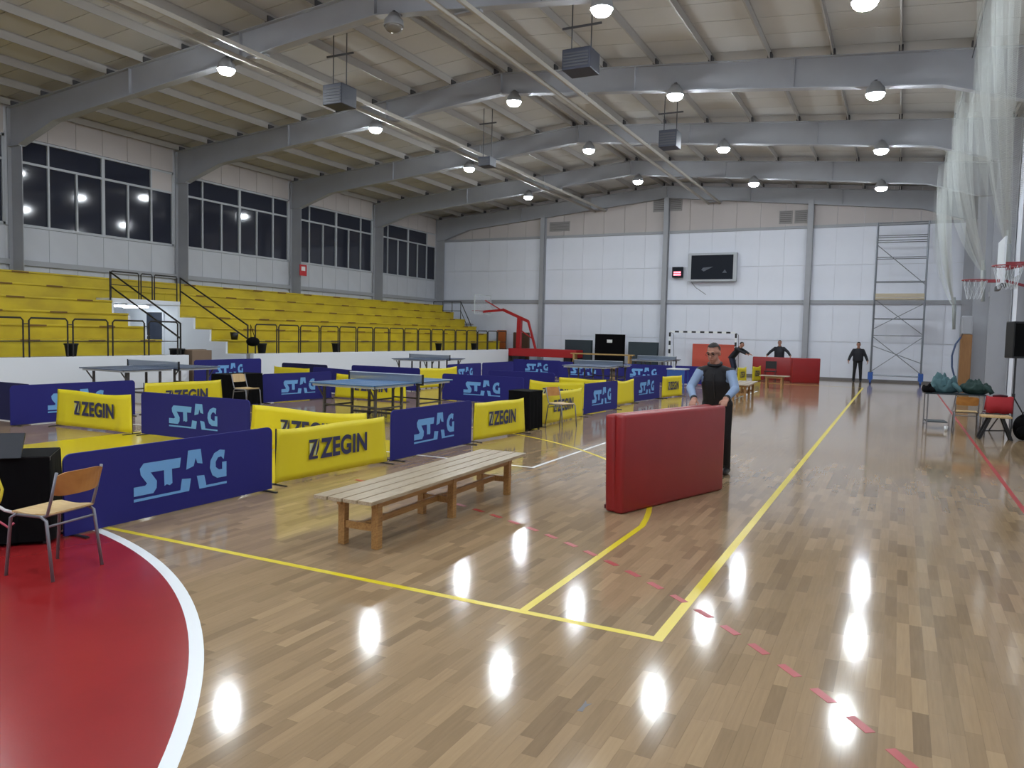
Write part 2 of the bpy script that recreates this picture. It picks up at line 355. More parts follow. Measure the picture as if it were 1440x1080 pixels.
for i in range(1, 7):
    ya, yb = FR[i]+.2, FR[i+1]-.2; st = (yb-ya)/6
    obj('girt', MB().box((XL+.001, FR[i]+.13, 3.5), (XL+.1, FR[i+1]-.13, 3.66)), 'steel', wl)
    obj('pier', MB().box((XL-.06, FR[i]-.2, WZ0-.02), (XL, FR[i]+.2, WZ1+.02)), 'wallleft', wl)
    win = sempty('window_%d' % i)
    fr = MB(); t = .07
    fr.box((XL-.08, ya, WZ0-.01), (XL+.03, yb, WZ0+t)).box((XL-.08, ya, WZ1-t), (XL+.03, yb, WZ1)).box((XL-.08, ya, WZ0), (XL+.03, ya+t, WZ1)).box((XL-.08, yb-t, WZ0), (XL+.03, yb, WZ1))
    obj('window_frame', fr, 'alu', win)
    obj('transom', MB().box((XL-.07, ya+t, WZT-.035), (XL+.025, yb-t, WZT+.035)), 'alu', win)
    for j in range(1, 6):
        wj = .11 if j == 3 else .06; zt = WZ1-t if j in (1, 3, 5) else WZT
        obj('mullion', MB().box((XL-.07, ya+j*st-wj/2, WZ0+t), (XL+.028, ya+j*st+wj/2, zt)), 'alu', win)
        
    for j in range(6): obj('pane', MB().box((XL-.045, ya+j*st+.02, WZ0+.03), (XL-.03, ya+(j+1)*st-.02, WZT)), 'glass', win)
    blank = i in (3, 6)
    for (a, b) in ((0, 1), (1, 3), (3, 5), (5, 6)):
        bl = blank and a == 5
        obj('blank_panel' if bl else 'pane', MB().box((XL-(.01 if bl else .045), ya+a*st+.02, WZT), (XL+(.02 if bl else -.03), ya+b*st-.02, WZ1-.03)), 'wallupper' if bl else 'glass', win)

# ---- roof
ceil = struct('ceiling', MB().prism([(XL-.3, EAVE+.30), (XM, RIDGE+.30), (XR+.3, EAVE+.30), (XR+.3, EAVE+.45), (XM, RIDGE+.5), (XL-.3, EAVE+.45)], 'y', Y0-.3, Y1+.3), 'ceilbase')
py = Y0; pw = 1.02
pL = pR = None
while py < Y1:
    if pL is None:
        pL = obj('roof_panel', MB().prism([(XL-.05, EAVE+.22), (XM-.01, RIDGE+.22), (XM-.01, RIDGE+.28), (XL-.05, EAVE+.28)], 'y', .012, pw-.012), 'ceil', ceil, loc=(0, py, 0))
        pR = obj('roof_panel', MB().prism([(XM+.01, RIDGE+.22), (XR+.05, EAVE+.22), (XR+.05, EAVE+.28), (XM+.01, RIDGE+.28)], 'y', .012, pw-.012), 'ceil', ceil, loc=(0, py, 0))
    else:
        share('roof_panel', pL, ceil, (0, py, 0)); share('roof_panel', pR, ceil, (0, py, 0))
    py += pw
pur = None
for k in range(10):
    for sgn in (-1, 1):
        x = XM+sgn*(.22+k*1.44)
        z = roof(x)
        if pur is None: pur = obj('purlin', MB().box((-.018, Y0, 0), (.018, Y1-.01, .02)).box((-.012, Y0, .02), (.012, Y1-.01, .2)).box((-.03, Y0, .2), (.03, Y1-.01, .215)), 'purlin', ceil, loc=(x, 0, z))
        else: share('purlin', pur, ceil, (x, 0, z))
def frame_mesh():
    web = MB(); fl = MB(); sf = MB()
    prof_b = [(-23.45, 0), (-23.45, 7.0), (-21.8, 7.52), (XM, 8.63)]
    prof_t = [(-23.97, 0), (-23.97, EAVE), (-21.8, roof(-21.8)), (XM, RIDGE-.005)]
    mir = lambda p: (2*XM-p[0], p[1])
    for m in (lambda p: p, mir):
        for i in range(3):
            a, b, c, d = m(prof_b[i]), m(prof_b[i+1]), m(prof_t[i+1]), m(prof_t[i])
            web.add([(p[0], s*.012, p[1]) for s in (-1, 1) for p in (a, b, c, d)], [(0,1,2,3),(7,6,5,4),(0,4,5,1),(1,5,6,2),(2,6,7,3),(3,7,4,0)])
            fl.bar((a[0], 0, a[1]), (b[0], 0, b[1]), .24, .025, up=(0,1,0) if i == 0 else (0,0,1)) if i else fl.box((a[0]-.0125, -.12, 0), (a[0]+.0125, .12, a[1]))
            if i: fl.bar((d[0], 0, d[1]-.015), (c[0], 0, c[1]-.015), .24, .02)
            else: fl.box((d[0]-.01, -.12, 0), (d[0]+.01, .12, c[1]))
        for x in (-18.6, -14.6):
            X = m((x, 0))[0]; zb = 8.63-(8.63-7.52)*abs(X-XM)/11.2
            sf.box((X-.006, -.1, zb), (X+.006, .1, roof(X)-.02))
        X0, X1 = sorted((m((-23.45, 0))[0], m((-23.96, 0))[0]))
        sf.box((X0, -.11, 6.97), (X1, .11, 6.99))
    sf.box((XM-.012, -.11, 8.64), (XM+.012, .11, RIDGE-.02))
    return web, fl, sf
wbm, flm, sfm = frame_mesh()
cle = MB()
for k in range(10):
    for sgn in (-1, 1):
        x = XM+sgn*(.22+k*1.44)
        if XL+.2 < x < XR-.2: cle.box((x-.05, -.12, roof(x)-.004), (x+.05, .12, roof(x)+.14))
protos = None
for i, y in enumerate(FR):
    if i == 7: y = Y1-.22
    fo = sempty('trim_%d' % (i+1)); fo.location = (0, y, 0)
    if protos is None: protos = [obj('web', wbm, 'steel', fo), obj('flange', flm, 'steel', fo), obj('stiffener', sfm, 'steel', fo), obj('cleat', cle, 'cleat', fo)]
    else:
        for p in protos: share(p.name.split('.')[0], p, fo)
# twin service rails under the frames
for x, z, lab in ((-14.1, 8.16, 'pale twin steel rails under the roof frames above the bleacher side of the courts'), (-8.3, 8.25, 'pale twin steel rails slung below the roof ridge over mid court')):
    t = thing('service_rail', lab, 'rail', (x, 0, z), group='twin service rails below the roof')
    for dx in (-.28, .28): obj('rail', MB().box((dx-.03, 3, -.04), (dx+.03, Y1-.12, .06)), 'rail', t)
    for y in FR[2:]:
        obj('hanger', MB().box((-.34, y-.06, .06), (.34, y+.06, .1)).box((-.02, y-.02, .1), (.02, y+.02, .12)), 'steel', t)

# ---- lamps
def lamp(name, label, x, y, z, lit=True, group='lit high bay lamps', proto=[None]):
    t = thing(name, label, 'lamp', (x, y, z), group=group if lit else None)
    if proto[0] is None:
        h = obj('housing', MB().lathe([(.06, .25), (.1, .24), (.14, .17), (.2, .1), (.212, 0), (.216, -.028), (.206, -.028), (.2, .0), (.17, .08)], 20), 'lampbody', t, smooth=True)
        le = obj('lens', MB().lathe([(.18, .03), (.195, .01), (.195, -.03), (.18, -.08), (.135, -.125), (.07, -.145), (.02, -.15)], 20), 'lens', t, smooth=True)
        proto[0] = (h, le)
    else:
        share('housing', proto[0][0], t)
        le = share('lens', proto[0][1], t)
        if not lit:
            le.data = le.data.copy(); le.data.materials[0] = K['offlens']
    obj('bracket', MB().box((-.03, -.03, .24), (.03, .03, .3)).box((-.03, -.03, .27), (.03, .26, .3)), 'lampbody', t)
    return t
NTH = ['first from the camera', 'second from the camera', 'third from the camera', 'last before the back wall', 'x']
rows = [('bleacher side lamp row', [(-12.74, 11.87), (-12.66, 16.85), (-12.76, 22.0), (-13.17, 27.3)], 1),
        ('ridge lamp row', [(-8.2, 16.12), (-8.26, 21.06), (-8.3, 25.85)], 2),
        ('lamp row right of the ridge', [(-4.62, 12.17), (-4.69, 17.05), (-4.69, 22.27), (-4.73, 27.55)], 1),
        ('lamp row beside the netting', [(-.75, 13.54), (-.73, 18.58), (-.72, 23.98), (-.83, 29.76)], 1)]
for rn, vis, i0 in rows:
    for i, (x, y) in enumerate(vis):
        k = (FR[3+i+i0-1]-.26)/y          # mounted just before the frame it hangs from
        xx, zz = x*k, 1.75+5.35*k
        lamp('high_bay_lamp', 'lit lamp, %s in the %s' % (NTH[i], rn), xx, y*k, zz)
    for i in range(3): lamp('high_bay_lamp', 'lit lamp overhead behind the camera, %s%s' % (rn, (', first', ', second', ', rear one')[i]), xx, FR[2-i]-.26, zz)
lamp('high_bay_lamp', 'dark unlit lamp hanging from the roof beside the ridge', -9.95, 13.84, 8.25, lit=False)

# ---- hanging heater / loudspeaker cases
def hung_case(label, x, y, z, sx, sy, sz):
    t = thing('hanging_heater', label, 'heater', (x, y, z), group='dark cases hung from the roof')
    obj('case', MB().box((-sx/2, -sy/2, 0), (sx/2, sy/2, sz)), 'box', t, bevel=.02)
    g_ = MB()
    for k in range(5): g_.box((-sx/2+.04, -sy/2-.012, .06+k*(sz-.12)/5), (sx/2-.04, -sy/2-.001, .06+(k+.55)*(sz-.12)/5))
    obj('louvre', g_, 'cleat', t)
    zt = roof(x)-z
    obj('hanger', MB().tube([(-sx*.35, 0, sz), (-sx*.35, 0, zt+.18)], .014, 6).tube([(sx*.35, 0, sz), (sx*.35, 0, zt+.18)], .014, 6).box((-sx*.7, -.02, zt-.35), (sx*.7, .02, zt-.31)), 'cleat', t)
hung_case('dark grey case hung by the bleacher side rails above a lit lamp', -13.0, 15.8, 7.4, .6, .6, .5)
hung_case('largest dark grey case, hung on rods over the twin rails at the roof middle', -6.6, 16.2, 7.55, .66, .6, .45)
hung_case('dark grey case hung by the twin rails one bay beyond the largest case', -6.55, 23.4, 7.5, .55, .55, .5)
hung_case('small dark case hung beside the third lamp of the bleacher side row', -12.6, 22.9, 7.3, .45, .45, .3)

# ------------------------------------------------------------------ bleachers
WX = -18.0
VA, VB = 15.3, 17.75      # entrance gap
ROWS = [(-19.0, 1.36), (-19.72, 1.73), (-20.44, 2.10), (-21.16, 2.48), (-21.88, 2.86), (-22.6, 3.24)]
def bleacher(name, label, y0, y1, ends):
    t = thing(name, label, 'bleachers', (0, 0, 0), group='yellow bleacher blocks')
    prev = .93
    for k, (x, z) in enumerate(ROWS):
        xb = ROWS[k+1][0] if k < 5 else XL+.05
        y1_ = VB-.004 if (k >= 4 and y0 < 10) else y1
        mb = MB().box((xb, y0, prev-.35 if k else .0), (x, y1, z-.05))
        if y1_ > y1: mb.box((xb, y1, 2.57), (x, y1_, z-.05))
        obj('seat_row', mb, 'seat', t)
        obj('seat_board', MB().box((xb, y0, z-.049), (x+.035, y1_, z)), 'seat', t, bevel=.008)
        prev = z
    # bare patches where the paint has worn off the nosings
    r = random.Random(int(y0*10)); w0 = None
    for k, (x, z) in enumerate(ROWS):
        y = y0+r.uniform(.5, 1.6)
        while y < y1-.6:
            if w0 is None: w0 = obj('worn_edge', MB().box((0, 0, -.055), (.009, .48, -.012)), 'seatdark', t, loc=(x+.03, y, z))
            else: share('worn_edge', w0, t, (x+.03, y, z))
            y += r.uniform(1.3, 2.0)
    return t
bleacher('bleacher', 'yellow stepped bleacher block on the camera side of the entrance gap', 2.2, VA, 1)
bl = bleacher('bleacher', 'long yellow stepped bleacher block beyond the entrance gap', VB, 36.3, 1)
struct('floor_walkway', MB().box((-18.99, 2.2, 0), (WX-.17, VA, .93)).box((-18.99, VB, 0), (WX-.17, 36.3, .93)), 'deckm')
# white stepped cheek wall on the far side of the gap
ck = [(WX-.18, 0), (WX-.18, .94), (-19.0, .94)]
for k, (x, z) in enumerate(ROWS[:4]): ck += [(x, z-.03), (ROWS[k+1][0] if k < 4 else x, z-.03)]
ck = [(-18.18, 0), (-18.18, .94), (-19.0, .94), (-19.0, .96), (-19.0, 1.33)]
ck = [(-18.2, 0.0), (-18.2, .93)]
for k, (x, z) in enumerate(ROWS[:4]):
    ck += [(x-.005, ck[-1][1]), (x-.005, z-.06)]
ck += [(-21.2, 2.42), (-23.9, 2.42), (-23.9, 0)]
struct('wall_passage_side', MB().prism(ck, 'y', VB-.08, VB-.004), 'white')
struct('wall_passage_near', MB().prism(ck, 'y', VA+.004, VA+.08), 'white')
pb = struct('wall_passage_end', MB().box((-23.9, VA+.09, 0), (-23.82, VB-.09, 2.42)), 'white')
struct('ceiling_passage', MB().box((-23.9, VA+.003, 2.43), (-21.15, VB-.003, 2.56)), 'white')
d = sempty('door_1')
obj('door_leaf', MB().box((-22.62, VB-.12, .5), (-21.86, VB-.081, 2.2)), 'doorm', d); obj('door_frame', MB().box((-22.69, VB-.13, .5), (-22.62, VB-.081, 2.27)).box((-21.86, VB-.13, .5), (-21.79, VB-.081, 2.27)).box((-22.62, VB-.13, 2.2), (-21.86, VB-.081, 2.27)), 'white', d)
obj('door_handle', MB().box((-22.55, VB-.17, 1.4), (-22.45, VB-.12, 1.44)), 'alu', d)
obj('step_up', MB().box((-23.81, VA+.1, 0), (-21.0, VB-.1, .5)), 'deckm', d)
for y, lab in ((VA+.75, 'bright fluorescent tube lamp under the entrance passage ceiling, camera side one'), (VA+1.6, 'bright fluorescent tube lamp under the entrance passage ceiling, far one')):
    t = thing('tube_lamp', lab, 'lamp', (-22.2, y, 2.43), group='passage tube lamps')
    obj('tray', MB().box((-.62, -.09, -.05), (.62, .09, 0)), 'white', t); obj('tube', MB().tube([(-.58, 0, -.08), (.58, 0, -.08)], .035, 8), 'tube', t)
# parapet
struct('wall_parapet', MB().box((WX-.16, 2.2, 0), (WX, VA+.1, .95)).box((WX-.16, VB+.1, 0), (WX, 35.4, .95)), 'white', bevel=.01)
struct('trim_step', MB().box((WX+.001, VA+.05, 0), (WX+.4, VB+.3, .12)), 'deckm')
# guard rail made of separate loops
def loop_mb(L):
    mb = MB(); r = .022
    mb.tube([(0, 0, 0), (0, 0, .86), (0, .05, .92), (0, L-.05, .92), (0, L, .86), (0, L, 0)], r, 6)
    mb.tube([(0, 0, .38), (0, L, .38)], .014, 6)
    return mb
lp = None
def railing(label, y0, y1, n):
    global lp
    t = thing('guard_rail', label, 'railing', (WX-.08, 0, .95), group='guard rails along the bleacher front')
    pitch_ = (y1-y0)/n
    for k in range(n):
        y = y0+k*pitch_
        if lp is None: lp = obj('rail_loop', loop_mb(.93), 'blackmetal', t, loc=(0, y, 0))
        else: share('rail_loop', lp, t, (0, y, 0))
        if k < n-1: obj('link', MB().tube([(0, y+.93, .38), (0, y+pitch_, .38)], .014, 6).tube([(0, y+.93, .78), (0, y+pitch_, .78)], .014, 6), 'blackmetal', t)
    return t
railing('black tube guard rail loops on the parapet on the camera side of the entrance gap', 3.5, 15.22, 11)
railing('long run of black tube guard rail loops on the parapet beyond the entrance gap', 18.0, 35.35, 17)
for y, lab in ((VA-.02, 'black sloping handrail on the camera side of the entrance gap'), (VB+.05, 'black sloping handrail on the far side of the entrance gap')):
    t = thing('handrail', lab, 'railing', (0, y, 0), group='sloping handrails of the entrance gap')
    for dz in (0, -.42): obj('rail', MB().tube([(-21.2, 0, 3.33+dz), (-18.2, 0, 1.83+dz)], .025, 6), 'blackmetal', t)
    for x, z0, z1 in ((-21.2, 2.49, 3.35), (-18.2, .95, 1.85)): obj('post', MB().tube([(x, 0, z0), (x, 0, z1)], .025, 6), 'blackmetal', t)
t = thing('guard_rail', 'black tube rail across the top of the entrance gap', 'railing', (-21.22, 0, 2.56))
for y0_, L_ in ((VA+.02, .95), (VA+1.05, .4), (VA+1.53, .85)):
    obj('rail_loop', MB().tube([(0, y0_, 0), (0, y0_, .76), (0, y0_+.04, .8), (0, y0_+L_-.04, .8), (0, y0_+L_, .76), (0, y0_+L_, 0)], .022, 6).tube([(0, y0_, .4), (0, y0_+L_, .4)], .014, 6), 'blackmetal', t)
# bins and bits on the walkway
def bin_(label, y, proto=[None]):
    t = thing('waste_bin', label, 'bin', (-18.35, y, .93), group='black bins along the parapet')
    if proto[0] is None:
        proto[0] = obj('bucket', MB().lathe([(.11, 0), (.15, .3), (.165, .3), (.165, .34), (.14, .34), (.1, .03)], 14), 'blackplastic', t, smooth=True)
    else: share('bucket', proto[0], t)
for y, lab in ((12.15, 'black bin behind the guard rail on the camera side of the entrance gap'), (18.55, 'black bin beside the first rail loop beyond the entrance gap'), (22.2, 'black bin behind the middle of the long guard rail'), (29.2, 'black bin behind the far part of the long guard rail, the nearer of two'), (32.4, 'last black bin behind the far end of the long guard rail')): bin_(lab, y)
t = thing('waste_bin', 'black bucket standing by the cardboard box in the entrance gap', 'bin', (-18.75, 15.62, 0)); obj('bucket', MB().lathe([(.14, 0), (.2, 1.07), (.22, 1.07), (.22, 1.11), (.19, 1.11), (.13, .03)], 14), 'blackplastic', t, smooth=True)
t = thing('cardboard_box', 'brown cardboard box standing in the entrance gap beside a black bucket', 'box', (-18.7, 16.3, 0)); obj('carton', MB().box((-.2, -.36, 0), (.2, .36, 1.06)), 'card', t, bevel=.01); obj('flap', MB().box((-.2, -.36, 1.06), (-.02, .36, 1.075)), 'card', t)
t = thing('gym_bag', 'round black bag hung on the handrail end beyond the entrance gap', 'bag', (-18.05, VB+.02, 1.33)); obj('body', MB().ell((0.1, 0, 0), (.16, .24, .15), 14, 8), 'black', t, smooth=True); obj('strap', MB().tube([(.1, -.08, .12), (0, 0, .52), (.1, .08, .12)], .012, 6), 'black', t)
t = thing('waste_bin', 'small dark pot standing on a yellow seat step beyond the entrance gap', 'bin', (-19.35, 18.35, 1.36)); obj('bucket', MB().lathe([(.1, 0), (.14, .24), (.12, .24), (.09, .02)], 12), 'blackplastic', t, smooth=True)
# corner landing and stairs at the far end of the bleachers
t = thing('corner_stair', 'white corner landing with dark rails and stairs past the far bleacher end', 'stairs', (0, 0, 0))
obj('landing', MB().box((-23.4, 36.45, 2.33), (-21.5, 37.55, 2.47)), 'white', t)
for x in (-23.3, -21.6): obj('leg', MB().box((x-.05, 36.5, 0), (x+.05, 36.6, 2.33)), 'blackmetal', t)
rr_ = MB()
for x in (-23.3, -22.7, -22.1, -21.55): rr_.tube([(x, 36.5, 2.47), (x, 36.5, 3.45)], .02, 6)
rr_.tube([(-23.3, 36.5, 3.45), (-21.55, 36.5, 3.45), (-20.9, 36.5, 2.2), (-20.5, 36.5, 1.0)], .025, 6).tube([(-23.3, 36.5, 2.95), (-21.55, 36.5, 2.95), (-20.9, 36.5, 1.7), (-20.5, 36.5, .5)], .02, 6).tube([(-20.9, 36.5, 0.9), (-20.9, 36.5, 2.2)], .02, 6).tube([(-20.5, 36.5, 0), (-20.5, 36.5, 1.0)], .02, 6)
obj('railing', rr_, 'blackmetal', t)
for k in range(9): obj('tread', MB().box((-21.5+k*.12, 36.55, 2.2-k*.24), (-21.3+k*.12, 37.5, 2.25-k*.24)), 'deckm', t)
obj('stringer', MB().bar((-21.5, 36.57, 2.12), (-20.4, 36.57, .0), .05, .18).bar((-21.5, 37.48, 2.12), (-20.4, 37.48, 0), .05, .18), 'blackmetal', t)

# ------------------------------------------------------------------ barriers
LS = .00097
STAG = [
 [(290,345),(500,345),(500,250),(365,250),(432,160),(428,95),(392,50),(185,50),(185,135),(305,135),(325,152),(258,240),(250,300)],
 [(500,345),(705,345),(690,250),(600,250),(605,112),(575,96),(540,110),(515,98),(510,250),(500,250)],
 [(788,402),(942,402),(964,250),(900,264),(880,318),(856,240),(766,216)],
 [(715,132),(822,122),(800,0),(690,0),(700,45)],
 [(893,136),(985,130),(1008,40),(1010,0),(925,0)],
 [(1250,352),(1185,364),(1112,335),(1064,265),(1056,190),(1088,112),(1150,75),(1272,75),(1272,232),(1215,232),(1215,158),(1172,160),(1132,190),(1130,242),(1160,285),(1200,292),(1236,258)],
 [(185,-2),(690,0),(700,24),(185,24)], [(1010,0),(1275,0),(1275,24),(1006,24)]]
stag_me = None
def poly_mesh(name, polys, sc, cx_, cz_, m, z0=-.003):
    bm = bmesh.new()
    for p in polys:
        a = [bm.verts.new(((x-cx_)*sc, z0, (y-cz_)*sc)) for x, y in p]; f = bm.faces.new(a)
    bm.normal_update(); bmesh.ops.triangulate(bm, faces=bm.faces); bmesh.ops.recalc_face_normals(bm, faces=bm.faces)
    for f in bm.faces:
        if f.normal.y > 0: f.normal_flip()
    me = bpy.data.meshes.new(name); bm.to_mesh(me); bm.free(); me.materials.append(K[m]); return me
stag_me = poly_mesh('logo', STAG, LS, 730, 185, 'logo')
def text_mesh(s, size, m, offset=.0):
    cu = bpy.data.curves.new('lettering', 'FONT'); cu.body = s; cu.size = size; cu.offset = offset; cu.align_x = 'LEFT'; cu.extrude = .0; cu.space_character = 1.06
    o = bpy.data.objects.new('lettering', cu); C.objects.link(o); dg = bpy.context.evaluated_depsgraph_get()
    me = bpy.data.meshes.new_from_object(o.evaluated_get(dg)); bpy.data.objects.remove(o); me.materials.clear(); me.materials.append(K[m]); return me
zt = text_mesh('ZEGIN', .30, 'ink', .011)
xs_ = [v.co.x for v in zt.vertices]; tw = max(xs_)-min(xs_)
sxx = .78/tw
for v in zt.vertices: v.co = (min(1e9, (v.co.x-min(xs_))*sxx-.28), -.003, v.co.y-.105)
zt.update()
EMB = [[(0,0),(13,0),(13,3),(5,3),(13,21),(0,21),(0,18),(8,18),(0,4)], [(9.5,3.6),(11,3.6),(14.8,12),(14.8,21.5),(14,21.5)], ]
EMB2 = [[(1,6),(1,17),(6.5,17)], [(6.5,4),(12,4),(12,16)]]
emb_me = poly_mesh('emblem', EMB, .0105, 47, 10.5, 'ink', -.003); emb2_me = poly_mesh('emblem', EMB2, .0105, 47, 10.5, 'pale', -.0025)
stag_proto = {}
def rounded(L, H, z0, r=.07, n=6):
    p = [(-L/2, z0), (L/2, z0)]
    p += [(L/2-r+r*math.cos(t), z0+H-r+r*math.sin(t)) for t in [PI/2*k/n for k in range(n+1)]]
    p += [(-L/2+r-r*math.sin(t), z0+H-r+r*math.cos(t)) for t in [PI/2*k/n for k in range(n+1)]]
    return p
def mesh_child(name, me, parent, loc=(0,0,0)):
    o = bpy.data.objects.new(name, me); C.objects.link(o); o.parent = parent; o.location = loc; return o
def stag(label, a, b, dark=False, logo=True, base=0):  # dark: banner standing in shade, coloured with the deeper navy
    a, b = Vector(a), Vector(b); L = round((b-a).length, 2); c = (a+b)/2; rz = math.atan2(b.y-a.y, b.x-a.x)
    t = thing('court_barrier', label, 'barrier', (c.x, c.y, base), rz, 'blue court barriers')
    key = (L, dark)
    if key not in stag_proto:
        p = obj('banner', MB().prism(rounded(L, .675, .015), 'y', -.011, .011), 'navyshaded' if dark else 'navy', t, bevel=.004)
        f = obj('foot', MB().box((-L/2+.08, -.17, 0), (-L/2+.11, .17, .014)).box((L/2-.11, -.17, 0), (L/2-.08, .17, .014)), 'pole', t)
        stag_proto[key] = (p, f)
    else:
        share('banner', stag_proto[key][0], t); share('foot', stag_proto[key][1], t)
    if logo: mesh_child('logo', stag_me, t, (0, -.011, .36))
    return t
def zegin(label, a, b, seed=0, logo=True, sag=.03):
    a, b = Vector(a), Vector(b); L = (b-a).length; c = (a+b)/2; rz = math.atan2(b.y-a.y, b.x-a.x)
    t = thing('court_barrier', label, 'barrier', (c.x, c.y, 0), rz, 'yellow court barriers')
    r = random.Random(seed); nx, nz = 26, 8; ph = r.uniform(0, 6); vs = []; fs = []
    H = .615
    for side in (0, 1):
        for i in range(nx+1):
            u = i/nx
            for j in range(nz+1):
                v = j/nz
                xx = (u-.5)*L*(1-.05*v*(abs(u-.5)*2)**3)
                zz = .025+v*(H-sag*math.sin(PI*u)*(1)-.012*math.sin(7*u+ph))
                edge = min(u, 1-u)
                flat = 1 if abs(u-.5) > .33 else .12
                yy = flat*(.014*math.sin(9*u+ph+2*v)+.008*math.sin(17*u-3*v+ph))*min(1, edge*8+.2) - .03*(1-v)**2*(.3 if flat < 1 else .5)
                vs.append((xx, yy+(0 if side == 0 else .006), zz))
    q = (nx+1)*(nz+1)
    for i in range(nx):
        for j in range(nz):
            k = i*(nz+1)+j; fs.append((k, k+nz+1, k+nz+2, k+1)); fs.append((q+k, q+k+1, q+k+nz+2, q+k+nz+1))
    for i in range(nx):
        k = i*(nz+1); fs += [(k, q+k, q+k+nz+1, k+nz+1), (k+nz, k+nz+nz+1, q+k+nz+nz+1, q+k+nz)]
    for j in range(nz):
        k = j; fs += [(k, k+1, q+k+1, q+k)]; k = nx*(nz+1)+j; fs += [(k, q+k, q+k+1, k+1)]
    obj('banner', MB().add(vs, fs), 'yellowb', t, smooth=True)
    for s in (-1, 1):
        po = obj('pole', MB().tube([(s*(L/2-.03), .012, 0), (s*(L/2-.03), .012, H+.02)], .009, 6), 'pole', t)
        fo_ = obj('foot', MB().box((s*(L/2-.03)-.012, -.16, 0), (s*(L/2-.03)+.012, .16, .012)), 'pole', t)
    if logo:
        k = min(1, L/1.9)
        lg = mesh_child('lettering', zt, t, (0.02, -.0245, .345)); e1 = mesh_child('emblem', emb_me, t, (0.06, -.0245, .345)); e2 = mesh_child('emblem', emb2_me, t, (.06, -.0245, .345))
        for o_ in (lg, e1, e2): o_.scale = (k*1.05, 1, 1.05)
    return t
# front line, seen face on from the gangway
stag('largest blue STAG barrier behind the plywood chair, at the camera end of the line', (-6.02, 3.9), (-6.02, 6.23))
zegin('yellow ZEGIN barrier between the two closest blue STAG barriers of the front line', (-6.16, 6.42), (-6.02, 8.32), 1)
stag('blue STAG barrier directly behind the long wooden bench', (-6.03, 8.43), (-6.0, 10.55))
zegin('yellow ZEGIN barrier just before the black umpire table of the front line', (-6.06, 10.72), (-5.88, 12.25), 3)
zegin('yellow ZEGIN barrier partly hidden by the front line umpire chair', (-6.07, 13.25), (-6.06, 15.5), 4)
stag('blue STAG barrier just beyond the chair hidden yellow barrier, front line', (-6.16, 15.85), (-6.03, 17.7))
zegin('narrow yellow barrier seen edgewise between two blue barriers of the front line', (-6.35, 18.4), (-6.2, 19.55), 6, logo=False)
stag('blue STAG barrier of the front line seen left of the man with the mat', (-6.3, 19.7), (-6.1, 21.6))
zegin('small yellow ZEGIN barrier right beside the man carrying the mat', (-6.05, 21.7), (-5.8, 23.0), 8)
zegin('yellow barrier beyond the man, the nearer of two by the far benches', (-5.62, 30.9), (-5.5, 32.2), 9)
zegin('yellow barrier beyond the man, the one beside the standing red mats', (-5.35, 32.7), (-5.2, 33.9), 10)
# near court, cross line at Y 8.3
zegin('yellow ZEGIN barrier facing the camera on the bleacher side of the near cross line', (-12.88, 8.25), (-10.93, 8.25), 11)
stag('dark blue STAG barrier facing the camera behind the largest STAG barrier', (-10.86, 8.36), (-8.5, 8.36))
zegin('yellow ZEGIN barrier facing the camera, mostly hidden behind a front line ZEGIN barrier', (-8.42, 8.28), (-6.3, 8.32), 12)
stag('blue STAG barrier end on the bleacher side, half hidden by a yellow ZEGIN barrier', (-13.35, 7.75), (-13.25, 10.05))
zegin('yellow ZEGIN barrier rising behind the dark blue facing STAG barrier', (-13.15, 10.15), (-13.0, 12.0), 13)
stag('plain dark blue barrier at the picture edge on the bleacher side', (-15.6, 8.15), (-13.45, 8.15), dark=True, logo=False)
stag('blue STAG barrier beyond the black umpire table of the bleacher side line', (-13.2, 13.35), (-12.95, 15.5))
# cross line at Y 15.7 behind the blue table
zegin('yellow barrier directly behind the blue table tennis table, camera facing', (-13.0, 15.7), (-10.8, 15.75), 14)
stag('blue STAG barrier facing the camera beside the blue table tennis table', (-10.55, 17.0), (-8.2, 17.0))
zegin('yellow ZEGIN barrier facing the camera behind the front line umpire chair', (-8.1, 17.05), (-6.6, 17.05), 15)
zegin('plain yellow barrier facing the camera one step behind the chair side ZEGIN barrier', (-8.1, 18.9), (-6.65, 18.7), 16, logo=False)
zegin('yellow barrier beyond the far end of the blue table tennis table', (-13.1, 19.6), (-13.0, 21.9), 17, logo=False)
stag('plain blue barrier behind the STAG barrier that stands beside the blue table', (-10.6, 19.6), (-8.5, 19.6), logo=False)
stag('plain blue barrier behind the blue table, camera facing', (-15.0, 18.9), (-12.5, 18.9), logo=False)
stag('dark blue barrier on the bleacher side behind the umpire table', (-14.95, 17.1), (-12.8, 16.4), logo=False)
zegin('yellow barrier low behind the bleacher side STAG barrier', (-16.7, 17.35), (-15.1, 17.15), 18, logo=False)
stag('dark blue barrier in front of the parapet just beyond the entrance gap', (-17.3, 18.35), (-15.4, 18.25), dark=True, logo=False)
stag('blue STAG barrier closing the entrance gap in the white parapet', (-17.82, 15.42), (-17.82, 17.98), base=.12)
# far courts
stag('blue STAG barrier in the far line along the bleachers, the nearer one', (-13.4, 21.9), (-13.4, 24.2))
stag('blue barrier in the far line along the bleachers, the farther one', (-13.4, 24.3), (-13.4, 26.8), logo=False)
stag('small distant blue STAG barrier below the red hoop stand', (-14.7, 29.4), (-12.5, 29.4))
stag('distant blue STAG barrier behind the farthest table tennis table of the mid row', (-12.3, 28.6), (-10.1, 28.7))
stag('distant blue STAG barrier below the light folded tables', (-9.95, 28.9), (-7.7, 29.0))
stag('plain distant blue barrier left of the head of the man with the mat', (-7.6, 29.0), (-6.3, 29.1), logo=False)

